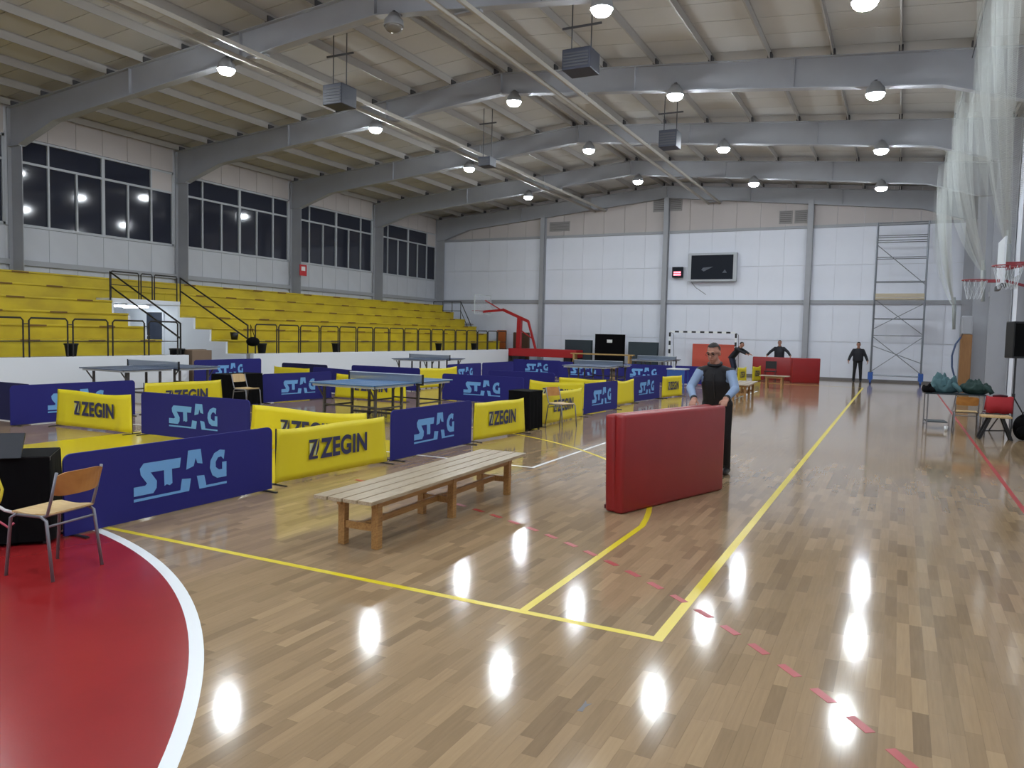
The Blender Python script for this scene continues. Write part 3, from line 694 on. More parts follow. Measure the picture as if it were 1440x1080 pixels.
# ------------------------------------------------------------------ table tennis tables
tt_proto = {}
def tt_table(label, x, y, m, fm='ttframe', rz=0):
    t = thing('tennis_table', label, 'table', (x, y, 0), rz, 'table tennis tables')
    if m not in tt_proto:
        parts = []
        for s in (-1, 1):
            y0, y1 = (-1.37, -.008) if s < 0 else (.008, 1.37)
            parts.append(obj('table_top', MB().box((-.7625, y0, .735), (.7625, y1, .76)), m, t))
            e = MB()
            e.box((-.765, y0, .7605), (-.745, y1, .7612)).box((.745, y0, .7605), (.765, y1, .7612)).box((-.765, s*1.37-.02*(s > 0), .7605), (.765, s*1.37+.02*(s < 0), .7612)).box((-.0015, y0, .7605), (.0015, y1, .7611))
            parts.append(obj('edge_line', e, 'ttedge', t))
            parts.append(obj('apron', MB().box((-.72, min(s*.05, s*1.32), .69), (-.69, max(s*.05, s*1.32), .734)).box((.69, min(s*.05, s*1.32), .69), (.72, max(s*.05, s*1.32), .734)).box((-.72, s*1.3-.015, .69), (.72, s*1.3+.015, .734)), 'ttedge', t))
            for sx in (-1, 1):
                for yy in (.28, 1.12):
                    parts.append(obj('leg', MB().box((sx*.6-.022, s*yy-.022, 0.0 if yy > 1 else .07), (sx*.6+.022, s*yy+.022, .69)), fm, t))
                parts.append(obj('brace', MB().bar((sx*.6, s*.28, .3), (sx*.6, s*1.12, .3), .03, .03).bar((sx*.6, s*1.12, .45), (sx*.6, s*1.3, .69), .022, .022), fm, t))
            parts.append(obj('crossbar', MB().bar((-.6, s*1.12, .33), (.6, s*1.12, .33), .03, .03), fm, t)); parts.append(obj('crossbar', MB().bar((-.6, s*.28, .14), (.6, s*.28, .14), .04, .04), fm, t))
            w_ = MB()
            for sx in (-1, 1):
                w_.prism([(s*.28+.05*math.cos(2*PI*k/10), .05+.05*math.sin(2*PI*k/10)) for k in range(10)], 'x', sx*.6-.015, sx*.6+.015)
            parts.append(obj('wheel', w_, 'blackplastic', t))
        parts.append(obj('net', MB().box((-.9, -.003, .765), (.9, .003, .9)), 'netsee', t))
        parts.append(obj('net_tape', MB().box((-.9, -.006, .9), (.9, .006, .915)), 'nettape', t))
        for sx in (-1, 1): parts.append(obj('net_post', MB().box((sx*.9-.012, -.02, .7), (sx*.9+.012, .02, .915)).box((sx*.9-.14*(sx > 0), -.03, .7), (sx*.9+.14*(sx < 0), .03, .734)), 'blackplastic', t))
        tt_proto[m] = parts
    else:
        for p in tt_proto[m]: share(p.name.split('.')[0], p, t)
    return t
tt_table('blue table tennis table inside the near court, behind the front line barriers', -9.2, 12.65, 'ttblue')
tt_table('slate table tennis table standing in front of the white parapet at the bleacher side', -16.15, 12.75, 'ttgrey')
tt_table('slate table tennis table far along the white parapet', -15.85, 24.6, 'ttgrey')
tt_table('table tennis table of the mid row standing between distant blue barriers', -9.2, 24.9, 'ttgrey')
tt_table('pale table tennis table in the far court near the back wall', -9.75, 33.9, 'ttgrey')
# folded tables leaning near the back wall
for x, wd_, h_, m_, lab in ((-14.6, 1.42, 1.53, 'ttdark', 'folded dark table near the back wall, closest to the red hoop stand'), (-12.93, 1.5, 1.85, 'black', 'tallest folded black table with a white label near the back wall'), (-11.2, 1.47, 1.5, 'ttdark', 'folded grey green table near the back wall, closest to the goal')):
    t = thing('folded_table', lab, 'table', (x, 36.6, 0), 0, 'folded tables by the back wall')
    for s in (-1, 1): obj('table_top', MB().box((-wd_/2, s*.11-.012, .12), (wd_/2, s*.11+.012, h_)), m_, t, bevel=.006)
    obj('undercarriage', MB().box((-.5, -.09, .3), (.5, .09, .36)).box((-.55, -.25, .08), (-.5, .25, .13)).box((.5, -.25, .08), (.55, .25, .13)), 'ttframe', t)
    for sx in (-1, 1):
        for sy in (-1, 1): obj('wheel', MB().prism([(sy*.22+.05*math.cos(2*PI*k/10), .05+.05*math.sin(2*PI*k/10)) for k in range(10)], 'x', sx*.525-.012, sx*.525+.012), 'blackplastic', t)
    if m_ == 'black': obj('label_plate', MB().box((-.12, -.1255, h_-.42), (.16, -.1225, h_-.27)), 'signwhite', t)
t = thing('wooden_bench', 'long tan wooden gym bench in front of the folded tables', 'bench', (-12.8, 35.15, 0))
obj('seat', MB().box((-1.6, -.13, .84), (1.6, .13, .9)), 'tan', t); obj('beam', MB().box((-1.5, -.03, .18), (1.5, .03, .28)), 'tan', t)
for x in (-1.4, 1.4): obj('leg', MB().box((x-.04, -.2, 0), (x+.04, .2, .84)), 'tan', t)

# ------------------------------------------------------------------ umpire tables with black cloth
def cloth_table(label, x, y, rz, L, D, H):
    t = thing('umpire_table', label, 'table', (x, y, 0), rz, 'umpire tables under black cloths')
    obj('top', MB().box((-L/2, -D/2, H-.03), (L/2, D/2, H)), 'blackplastic', t)
    # cloth hanging on front, sides, with folds
    n = 48; per = []
    for k in range(n):
        u = k/n*2*(L+D)
        if u < L: p = (-L/2+u, -D/2)
        elif u < L+D: p = (L/2, -D/2+u-L)
        elif u < 2*L+D: p = (L/2-(u-L-D), D/2)
        else: p = (-L/2, D/2-(u-2*L-D))
        per.append(p)
    vs = []; fs = []
    for j, z in enumerate((H+.004, H-.01, H*.6, .03)):
        for k, (px_, py_) in enumerate(per):
            f_ = 1.005+(.0 if j < 2 else (.012+.012*math.sin(k*2.1))*(j-1)); vs.append((px_*f_*(1 if j else .99), py_*f_*(1 if j else .99), z))
    for j in range(3):
        for k in range(n): fs.append((j*n+k, j*n+(k+1)%n, (j+1)*n+(k+1)%n, (j+1)*n+k))
    fs.append(tuple(range(n)))
    obj('cloth', MB().add(vs, fs), 'black', t)
    for sx in (-1, 1):
        for sy in (-1, 1): obj('leg', MB().box((sx*(L/2-.05)-.015, sy*(D/2-.05)-.015, 0), (sx*(L/2-.05)+.015, sy*(D/2-.05)+.015, H-.03)), 'blackplastic', t)
    return t
ca = math.radians(49)
cloth_table('black cloth covered table at the picture edge beside the plywood chair', -5.91-.63*math.cos(ca)-.26*math.sin(ca)-.02, 3.77-.63*math.sin(ca)+.26*math.cos(ca)-.02, ca, 1.24, .5, .7)
cloth_table('black cloth covered umpire table in the front line beside a yellow barrier', -6.12, 12.78, math.radians(85), .5, .45, .72)
cloth_table('black cloth covered umpire table in the bleacher side line', -13.3, 12.7, math.radians(88), 1.0, .5, .72)
t = thing('laptop', 'open dark laptop standing on the black cloth table at the picture edge', 'laptop', (-6.42, 3.42, .706), ca+.15)
obj('keyboard', MB().box((-.17, -.12, 0), (.17, .12, .018)), 'lapgrey', t, bevel=.004); sc_ = obj('screen', MB().prism([(.12, .015), (.135, .012), (.205, .23), (.19, .233)], 'x', -.17, .17), 'laptop', t)
obj('display', MB().prism([(.1285, .03), (.1295, .03), (.186, .215), (.185, .215)], 'x', -.15, .15), 'screen', t)
t = thing('card_holder', 'dark tilted name board on the black cloth table at the picture edge', 'board', (-6.12, 3.52, .706), ca-.1)
obj('board', MB().prism([(-.02, 0), (.0, 0), (.12, .17), (.1, .18)], 'x', -.1, .1), 'laptop', t); obj('prop', MB().prism([(.1, 0), (.115, 0), (.1, .14), (.09, .14)], 'x', -.05, .05), 'laptop', t)
t = thing('lanyard', 'yellow and white strap with pink end hanging on the black table cloth', 'strap', (-6.10, 3.455, 0), ca)
obj('band', MB().tube([(-.06, -.02, .6), (0, -.045, .56), (.025, -.05, .48), (.01, -.05, .4), (-.01, -.05, .36)], .011, 6), 'yellowstrap', t, smooth=True)
obj('clip', MB().tube([(-.01, -.05, .36), (.04, -.055, .32), (.1, -.06, .3)], .012, 6), 'cord', t, smooth=True); obj('tail', MB().tube([(-.1, -.05, .3), (0, -.06, .24), (.06, -.065, .19), (.1, -.06, .22)], .009, 6), 'pink', t, smooth=True)
t = thing('score_table', 'small white topped table with blue sides behind the man with the mat', 'table', (-6.35, 24.6, 0))
obj('top', MB().box((-.3, -.3, .73), (.3, .3, .76)), 'ttedge', t)
for sx in (-1, 1):
    for sy in (-1, 1): obj('leg', MB().box((sx*.26-.015, sy*.26-.015, 0), (sx*.26+.015, sy*.26+.015, .73)), 'bluep', t)
obj('side_panel', MB().box((-.28, -.29, .3), (.28, -.28, .72)), 'bluep', t)

# ------------------------------------------------------------------ chairs
def school_chair(label, x, y, rz, backm='ply', seatm='plyseat', tubem='chairmetal', wd=.38, dp=.37):
    # faces -Y locally; backrest at +Y
    t = thing('school_chair', label, 'chair', (x, y, 0), rz, 'school chairs')
    W = wd/2
    n = 8; vs = []; fs = []
    for i in range(n+1):
        u = i/n; yy = -dp/2+dp*u; dz = .012*math.cos(u*PI*2)+(.012 if i == 0 else 0)*-1
        for zz in (0, -.012):
            for s in (-1, 1): vs.append((s*W*(1 if u > .06 else .96), yy, .452+dz*.5+zz))
    for i in range(n):
        o = i*4; fs += [(o, o+1, o+5, o+4), (o+2, o+6, o+7, o+3), (o, o+4, o+6, o+2), (o+1, o+3, o+7, o+5)]
    fs += [(0, 2, 3, 1), (n*4, n*4+1, n*4+3, n*4+2)]
    obj('seat', MB().add(vs, fs), seatm, t)
    vs = []; fs = []; n = 10
    for i in range(n+1):
        u = i/n*2-1; bow = .03*(1-u*u)
        for (zz, yy) in ((.575, dp/2+.03), (.745, dp/2+.075)):
            for th in (0, .011): vs.append((u*(W+.0), yy+bow+th, zz+(-.02*abs(u)**6 if zz > .7 else .015*abs(u)**6)))
    for i in range(n):
        o = i*4; fs += [(o, o+4, o+6, o+2), (o+1, o+3, o+7, o+5), (o, o+1, o+5, o+4), (o+2, o+6, o+7, o+3)]
    fs += [(0, 2, 3, 1), (n*4, n*4+1, n*4+3, n*4+2)]
    obj('backrest', MB().add(vs, fs), backm, t)
    for s in (-1, 1):
        obj('leg', MB().tube([(s*(W+.005), -dp/2+.05, .435), (s*(W+.01), -dp/2+.01, .41), (s*(W+.02), -dp/2-.03, 0)], .0115, 8), tubem, t, smooth=True)
        obj('leg', MB().tube([(s*(W+.005), dp/2-.06, .435), (s*(W+.01), dp/2-.01, .41), (s*(W+.02), dp/2+.05, 0)], .0115, 8), tubem, t, smooth=True)
        obj('back_post', MB().tube([(s*W, -dp/2+.06, .432), (s*W, dp/2-.05, .432), (s*W, dp/2-.01, .45), (s*W, dp/2+.025, .56), (s*W, dp/2+.075, .745)], .0105, 8), tubem, t, smooth=True)
    obj('stretcher', MB().tube([(-W-.012, dp/2-.005, .37), (W+.012, dp/2-.005, .37)], .009, 8), tubem, t, smooth=True)
    obj('side_rail', MB().tube([(-W+.01, -dp/2+.05, .43), (W-.01, -dp/2+.05, .43)], .009, 8).tube([(-W+.01, dp/2-.06, .43), (W-.01, dp/2-.06, .43)], .009, 8), tubem, t, smooth=True)
    return t
school_chair('plywood school chair on the red goal area beside the black cloth table', -5.3, 3.36, -PI/2+.18, dp=.33)
school_chair('plywood school chair seen sideways before a yellow barrier of the front line', -5.72, 13.55, PI/2+PI-.35+PI, wd=.36)
school_chair('school chair beside the black umpire table of the bleacher side line', -12.6, 12.3, PI/2, backm='plyseat')

# ------------------------------------------------------------------ benches
def slat_bench(label, x, y, rz, L, pairs, H=.46, W=.56):
    t = thing('wooden_bench', label, 'bench', (x, y, 0), rz, 'slatted wooden benches')
    ns = 4; sw = (W-.015*(ns-1))/ns
    s0 = None
    for k in range(ns):
        xx = -W/2+k*(sw+.015)+sw/2
        if s0 is None: s0 = obj('slat', MB().box((-sw/2, -L/2, H-.03), (sw/2, L/2, H)), 'woodtop', t, bevel=.004, loc=(xx, 0, 0))
        else: share('slat', s0, t, (xx, 0, 0))
    for sx in (-1, 1): obj('apron', MB().box((sx*.17-.02, -L/2+.18, H-.1), (sx*.17+.02, L/2-.18, H-.031)), 'wood', t, bevel=.003)
    l0 = None; ys_ = [(-L/2+.24)+(L-.48)*k/(pairs-1) for k in range(pairs)]
    for yy in ys_:
        for sx in (-1, 1):
            if l0 is None: l0 = obj('leg', MB().box((-.032, -.032, 0), (.032, .032, H-.031)), 'wood', t, bevel=.004, loc=(sx*.165, yy, 0))
            else: share('leg', l0, t, (sx*.165, yy, 0))
        obj('crossbar', MB().box((-.133, yy-.02, .14), (.133, yy+.02, .2)), 'wood', t)
        obj('cleat', MB().box((-.133, yy-.025, H-.08), (.133, yy+.025, H-.031)), 'wood', t)
    obj('stretcher', MB().box((-.022, ys_[0]+.021, .145), (.022, ys_[-1]-.021, .195)), 'wood', t)
    return t
slat_bench('long slatted wooden bench standing in the gangway before the barriers', -3.88, 6.19, .028, 2.92, 3, H=.435)
slat_bench('small distant wooden bench in front of the standing red mats', -4.0, 29.3, PI/2, 1.0, 2)
slat_bench('distant wooden bench seen end on just right of the man with the mat', -4.1, 23.6, .05, 2.4, 3)

# ------------------------------------------------------------------ red folding mat carried by the man
def pad(name, L, H, T, m, parent, bev=.035, seg=None):
    o = obj(name, MB().box((0, -T, 0), (L, 0, H)), m, parent, bevel=bev, smooth=False)
    o.data.polygons.foreach_set('use_smooth', [True]*len(o.data.polygons)); return o
ang = math.atan2(9.0-7.17, -1.75+2.36)
t = thing('folding_mat', 'large red folding gym mat held on edge by the man in the gangway', 'mat', (-2.36, 7.17, 0), ang)
p1 = pad('leaf', 1.94, .985, .12, 'mred', t); p1.location = (0, .12, 0)
p2 = pad('leaf', 1.96, .975, .12, 'mred', t); p2.location = (-.01, .20, .003); p2.rotation_euler = (-.035, 0, .035)
obj('fold_strip', MB().box((.03, .1, .02), (1.9, .24, .06)), 'mredd', t)

# ------------------------------------------------------------------ people
def cap_mb(mb, p, q, r1, r2, n=14):
    p, q = Vector(p), Vector(q); d = (q-p).normalized()
    pts = []; rs = []
    for k in range(4): a = PI/2*k/4; pts.append(p-d*r1*math.cos(a)); rs.append(max(r1*math.sin(a), .001))
    for k in range(6): pts.append(p.lerp(q, k/5)); rs.append(r1+(r2-r1)*k/5)
    for k in range(1, 5): a = PI/2*k/4; pts.append(q+d*r2*math.sin(a)); rs.append(max(r2*math.cos(a), .001))
    mb.tube(pts, 0, n, rs=rs)
def loft_mb(mb, rings, n=22):
    vs = []; fs = []
    for (cx_, cy_, cz_, rx, ry) in rings: vs += [(cx_+rx*math.cos(2*PI*k/n), cy_+ry*math.sin(2*PI*k/n), cz_) for k in range(n)]
    for i in range(len(rings)-1):
        for k in range(n): fs.append((i*n+k, i*n+(k+1)%n, (i+1)*n+(k+1)%n, (i+1)*n+k))
    fs.append(tuple(range(n-1, -1, -1))); fs.append(tuple((len(rings)-1)*n+k for k in range(n)))
    mb.add(vs, fs)
def person(label, loc, rz, J, cols, voxel=.008, glasses=False):
    """J: joints in metres, the figure faces -Y. cols: material names for skin, top, sleeve, trousers, shoes, cuffs."""
    t = thing('person', label, 'person', loc, rz)
    prims = []   # (mesh, material slot)
    def add(fn, slot):
        mb = MB(); fn(mb); prims.append((mb, slot))
    V = {k: Vector(v) for k, v in J.items() if not isinstance(v, (int, float))}
    SK, TOP, SLV, TR, SH, CU = range(6)
    pel, che, nk, hd = V['pelvis'], V['chest'], V['neck'], V['head']
    bk = J.get('bulk', 1)
    rings = []
    for f_, rx, ry in ((-.12, .165, .115), (0, .18, .128), (.3, .178, .132), (.55, .178, .132), (.8, .182, .132), (1.0, .18, .125), (1.22, .15, .105), (1.4, .1, .08)):
        c = pel.lerp(che, min(f_, 1)) if f_ <= 1 else che.lerp(nk, (f_-1)/.5)
        rings.append((c.x, c.y, c.z, rx*bk, ry*bk))
    add(lambda mb: loft_mb(mb, rings), TOP)
    add(lambda mb: cap_mb(mb, nk-Vector((0, 0, .06)), nk.lerp(hd, .55), .062, .055), SK)
    add(lambda mb: cap_mb(mb, nk-Vector((0, -.01, .03)), nk+Vector((0, 0, .02)), .075, .068), TOP)
    # head
    hp = J.get('headpitch', 0); hy = J.get('headyaw', 0)
    R = Matrix.Rotation(hy, 3, 'Z') @ Matrix.Rotation(hp, 3, 'X')
    P = lambda x, y, z: hd+R @ Vector((x, y, z))
    add(lambda mb: mb.ell(P(0, .012, .03), (.076, .095, .092), 20, 14, R=R), SK)
    add(lambda mb: mb.ell(P(0, -.018, -.035), (.062, .07, .082), 18, 12, R=R), SK)
    add(lambda mb: mb.ell(P(0, -.05, -.088), (.032, .03, .026), 12, 8, R=R), SK)
    add(lambda mb: cap_mb(mb, P(0, -.085, .022), P(0, -.108, -.018), .009, .0145), SK)
    add(lambda mb: mb.ell(P(0, -.082, .035), (.055, .014, .011), 12, 6, R=R), SK)
    add(lambda mb: mb.ell(P(0, -.083, -.053), (.024, .012, .009), 10, 6, R=R), SK)
    for s in (-1, 1): add(lambda mb, s=s: mb.ell(P(s*.078, .012, .0), (.012, .022, .033), 10, 8, R=R), SK)
    for s, n_ in ((1, 'L'), (-1, 'R')):
        sh, el, wr_ = V['shoulder'+n_], V['elbow'+n_], V['wrist'+n_]
        add(lambda mb: cap_mb(mb, che+Vector((s*.08, 0, .05)), sh-Vector((s*.02, 0, .01)), .08, .066), TOP)
        add(lambda mb: cap_mb(mb, nk-Vector((0, 0, .035)), sh, .055, .056), TOP)
        add(lambda mb: cap_mb(mb, sh, el, .062*bk, .052*bk), SLV)
        add(lambda mb: cap_mb(mb, el, wr_.lerp(el, .06), .053*bk, .04*bk), SLV)
        add(lambda mb: cap_mb(mb, wr_.lerp(el, .16), wr_.lerp(el, .02), .043, .04), CU)
        # hand
        hdv = V['hand'+n_].normalized(); up = V.get('palm'+n_, Vector((0, 0, -1))); sd = hdv.cross(up).normalized(); pn = sd.cross(hdv).normalized()
        pc = wr_+hdv*.05
        for k in range(4):
            o_ = (k-1.5)*.02
            add(lambda mb, o_=o_: cap_mb(mb, wr_+sd*o_*.6, wr_+hdv*.088+sd*o_, .017, .013, 10), SK)
            ln = (.068, .078, .073, .056)[k]
            a0 = wr_+hdv*.09+sd*o_*1.06; a1 = a0+(hdv*.8+up*.5).normalized()*ln*.5; a2 = a1+(hdv*.25+up*.95).normalized()*ln*.5
            add(lambda mb, a0=a0, a1=a1: cap_mb(mb, a0, a1, .0098, .009, 10), SK); add(lambda mb, a1=a1, a2=a2: cap_mb(mb, a1, a2, .009, .0078, 10), SK)
        ts = -s*J.get('thumb', 1)
        tb = wr_+hdv*.03+sd*ts*.024; t1 = tb+(hdv*.6+sd*ts*.7+up*.3).normalized()*.045; t2 = t1+(hdv*.75+up*.6+sd*ts*.15).normalized()*.032
        add(lambda mb: cap_mb(mb, tb, t1, .014, .011, 10), SK); add(lambda mb: cap_mb(mb, t1, t2, .0108, .009, 10), SK)
        hip, kn, an = V['hip'+n_], V['knee'+n_], V['ankle'+n_]
        add(lambda mb: cap_mb(mb, hip, kn, .098, .066), TR); add(lambda mb: cap_mb(mb, kn, an+Vector((0, 0, .0)), .068, .052), TR)
        td = V.get('toe'+n_, Vector((0, -1, 0)))
        add(lambda mb: cap_mb(mb, Vector((an.x, an.y, .05))-td*.05, Vector((an.x, an.y, .042))+td*.15, .048, .04), SH)
    add(lambda mb: cap_mb(mb, V['hipL']+Vector((0, 0, .02)), V['hipR']+Vector((0, 0, .02)), .1, .1), TR)
    src = MB(); slots = []
    for mb, s in prims:
        src.add(mb.v, mb.f); slots += [s]*len(mb.v)
    me = bpy.data.meshes.new('src'); me.from_pydata(src.v, [], src.f)
    bm = bmesh.new(); bm.from_mesh(me); bmesh.ops.recalc_face_normals(bm, faces=bm.faces); bm.to_mesh(me); bm.free()
    o = bpy.data.objects.new('src', me); C.objects.link(o)
    rm = o.modifiers.new('r', 'REMESH'); rm.mode = 'VOXEL'; rm.voxel_size = voxel; rm.use_smooth_shade = True
    sm = o.modifiers.new('s', 'SMOOTH'); sm.factor = .5; sm.iterations = 2
    dg = bpy.context.evaluated_depsgraph_get(); nm = bpy.data.meshes.new_from_object(o.evaluated_get(dg)); bpy.data.objects.remove(o)
    kd = kdtree.KDTree(len(src.v))
    for i, v in enumerate(src.v): kd.insert(v, i)
    kd.balance()
    nm.materials.clear()
    for c in cols: nm.materials.append(K[c])
    idx = [slots[kd.find(p.center)[1]] for p in nm.polygons]
    for i, p in enumerate(nm.polygons):
        c = p.center
        if idx[i] in (TOP, SLV, SK, CU):
            done = False
            for s, n_ in ((1, 'L'), (-1, 'R')):
                sh, el, wr_ = V['shoulder'+n_], V['elbow'+n_], V['wrist'+n_]
                d1 = el-sh; tt = (c-sh).dot(d1)/d1.dot(d1); dd = (c-sh-d1*tt).length
                d2 = wr_-el; t2 = (c-el).dot(d2)/d2.dot(d2); e2 = (c-el-d2*t2).length
                if e2 < .075 and .35 < t2: idx[i] = SLV if t2 < .84 else (CU if t2 < .99 else SK); done = True; break
                if tt > .02 and dd < .09 and tt < 1.3 and s*(c.x-sh.x) > -.05: idx[i] = SLV; done = True; break
                if t2 >= .99 and (c-wr_).length < .24 and c.z < sh.z-.15 and s*(c.x-che.x) > -.02 and idx[i] != TOP: idx[i] = SK; done = True; break
            if not done and min((c-V['wristL']).length, (c-V['wristR']).length) > .3:
                ax = nk+(hd-nk)*((c-nk).dot(hd-nk)/(hd-nk).length_squared)
                k_ = (c-nk).dot((hd-nk).normalized())
                idx[i] = SK if k_ > .015 else TOP
    nm.polygons.foreach_set('material_index', idx); nm.polygons.foreach_set('use_smooth', [True]*len(nm.polygons)); nm.name = 'body'
    b = bpy.data.objects.new('body', nm); C.objects.link(b); b.parent = t
    # hair: cap over the skull
    vs = []; fs = []; n, m = 20, 9
    Rh = R
    hm = MB(); hm.ell((0, 0, 0), (.082, .101, .098), 22, 14)
    bm = bmesh.new(); me = bpy.data.meshes.new('hair'); me.from_pydata(hm.v, [], hm.f); bm.from_mesh(me)
    dead = [v for v in bm.verts if (v.co.y < -.02 and v.co.z < .045-.25*(v.co.y+.02)*-1*0) or (v.co.y >= -.02 and v.co.z < -.02-.45*max(0, v.co.y))]
    bmesh.ops.delete(bm, geom=dead, context='VERTS'); bmesh.ops.remove_doubles(bm, verts=bm.verts, dist=1e-4)
    r = random.Random(5)
    for v in bm.verts: v.co += v.co.normalized()*r.uniform(-.002, .004)
    bm.to_mesh(me); bm.free(); me.materials.append(K['hair']); me.polygons.foreach_set('use_smooth', [True]*len(me.polygons))
    h = bpy.data.objects.new('hair', me); C.objects.link(h); h.parent = t; h.matrix_local = Matrix.Translation(P(0, .014, .034)) @ R.to_4x4()
    for s in (-1, 1):
        obj('eye', MB().ell(P(s*.031, -.082, .012), (.012, .008, .007), 10, 6, R=R), 'eye', t, smooth=True)
        obj('eyebrow', MB().ell(P(s*.032, -.094, .04), (.02, .005, .005), 10, 6, R=R), 'hair', t, smooth=True)
    obj('mouth', MB().ell(P(0, -.093, -.053), (.022, .005, .004), 10, 6, R=R), 'lip', t, smooth=True)
    if glasses:
        obj('collar', MB().tube([nk+Vector((.078*math.cos(a), .072*math.sin(a)-.004, .012+.022*math.sin(a))) for a in [2*PI*k/20 for k in range(21)]], .017, 8), cols[1], t, smooth=True)
        zp = [che+Vector((.0, -.128, .1)), che+Vector((0, -.138, 0)), pel.lerp(che, .55)+Vector((0, -.137, 0)), pel.lerp(che, .25)+Vector((0, -.137, 0))]
        obj('zip', MB().tube(zp, .006, 6), 'pole', t)
        gm = MB()
        for s in (-1, 1):
            gm.tube([P(s*.032+.024*math.cos(a), -.107, .012+.017*math.sin(a)) for a in [2*PI*k/14 for k in range(15)]], .0022, 5)
            gm.tube([P(s*.056, -.105, .016), P(s*.08, .0, .015)], .002, 5)
        gm.tube([P(-.008, -.108, .014), P(.008, -.108, .014)], .002, 5)
        obj('glasses', gm, 'glassframe', t)
    return t
MX, MY = -2.03, 9.78
person('man in black vest with light blue sleeves gripping the large red mat', (MX, MY, 0), 0, dict(
    pelvis=(0, .1, .93), chest=(-.01, 0, 1.22), neck=(-.02, -.035, 1.425), head=(-.035, -.085, 1.565), headpitch=.28, headyaw=-.18,
    shoulderL=(.18, -.03, 1.335), shoulderR=(-.2, -.03, 1.335), elbowL=(.265, -.18, 1.14), elbowR=(-.29, -.15, 1.13),
    wristL=(.215, -.47, 1.03), wristR=(-.17, -.43, 1.0), handL=(.0, -1, -.25), handR=(.05, -1, -.25), thumb=1,
    hipL=(.095, .1, .9), hipR=(-.095, .1, .9), kneeL=(.12, .1, .5), kneeR=(-.11, -.03, .5), ankleL=(.1, .32, .1), ankleR=(-.12, -.02, .1)),
    ('skin', 'vest', 'sleeve', 'trouser', 'shoe', 'vest'), .0075, glasses=True)
def standing(**kw):
    d_ = dict(pelvis=(0, 0, .95), chest=(0, 0, 1.26), neck=(0, .01, 1.47), head=(0, -.02, 1.62), headpitch=.1, bulk=1.2,
        shoulderL=(.18, 0, 1.385), shoulderR=(-.18, 0, 1.385), elbowL=(.3, .02, 1.14), elbowR=(-.3, .02, 1.14), wristL=(.38, -.08, .93), wristR=(-.38, -.08, .93),
        handL=(.1, -.2, -1), handR=(-.1, -.2, -1), palmL=(-1, 0, -.1), palmR=(1, 0, -.1),
        hipL=(.095, 0, .92), hipR=(-.095, 0, .92), kneeL=(.12, -.02, .5), kneeR=(-.12, -.02, .5), ankleL=(.14, 0, .1), ankleR=(-.14, 0, .1)); d_.update(kw); return d_
person('person in dark jacket standing alone beside the scaffold tower', (-1.58, 36.6, 0), .1, standing(), ('skin', 'jacket', 'jacket', 'trouser', 'shoe', 'jacket'), .012)
person('person in dark clothes standing behind the red mats with both arms held out', (-4.75, 35.9, 0), 0, standing(elbowL=(.36, -.04, 1.24), elbowR=(-.36, -.04, 1.24), wristL=(.5, -.2, 1.06), wristR=(-.5, -.2, 1.06)), ('skin', 'jacket', 'jacket', 'jeans', 'shoe', 'jacket'), .012)
person('person in dark clothes bending forward to reach for the red mats', (-6.62, 35.4, 0), PI/2-.3, standing(pelvis=(0, .1, .93), chest=(0, -.12, 1.2), neck=(0, -.27, 1.38), head=(0, -.36, 1.5), headpitch=.35, shoulderL=(.19, -.18, 1.33), shoulderR=(-.19, -.18, 1.33),
    elbowL=(.2, -.42, 1.22), elbowR=(-.2, -.42, 1.22), wristL=(.16, -.66, 1.1), wristR=(-.16, -.66, 1.1), handL=(0, -1, -.2), handR=(0, -1, -.2), palmL=(0, -.1, -1), palmR=(0, -.1, -1), hipL=(.095, .1, .9), hipR=(-.095, .1, .9), ankleL=(.12, .12, .1), ankleR=(-.12, -.05, .1)),
    ('skin', 'jacket', 'jacket', 'jeans', 'shoe', 'jacket'), .012)

# ------------------------------------------------------------------ things along the back wall
def stand_mats(label, x, y, rz, L, H, n):
    t = thing('folding_mat', label, 'mat', (x, y, 0), rz, 'standing red mats by the back wall')
    for k in range(n):
        p = pad('leaf', L, H, .12, 'mred', t); p.location = (0, k*.15, 0)
    obj('fold_strip', MB().box((.05, -.1, .0), (L-.05, (n-1)*.15, .03)), 'mredd', t)
stand_mats('red folding mat standing on edge between the two people by the back wall', -5.75, 35.2, -.02, 1.9, 1.0, 2)
stand_mats('red folding mat standing on edge, the one closer to the scaffold tower', -3.95, 33.6, .45, 1.15, 1.03, 2)
t = thing('dark_chair', 'dark chair in front of the standing red mats', 'chair', (-4.75, 33.4, 0))
obj('seat', MB().box((-.22, -.22, .43), (.22, .22, .46)), 'blackplastic', t); obj('backrest', MB().box((-.22, .19, .55), (.22, .22, .86)), 'blackplastic', t)
for sx in (-1, 1):
    for sy in (-1, 1): obj('leg', MB().box((sx*.2-.012, sy*.2-.012, 0), (sx*.2+.012, sy*.2+.012, .43 if sy < 0 else .86)), 'blackplastic', t)
t = thing('leaning_mat', 'faded orange mat leaning on the back wall behind the goal', 'mat', (-8.0, 37.55, 0))
obj('pad', MB().box((-1.0, -.1, .03), (1.0, .1, 1.48)), 'orange', t, bevel=.03); obj('corner', MB().box((-1.0, -.09, 0), (-.9, .09, .03)).box((.9, -.09, 0), (1.0, .09, .03)), 'mredd', t)
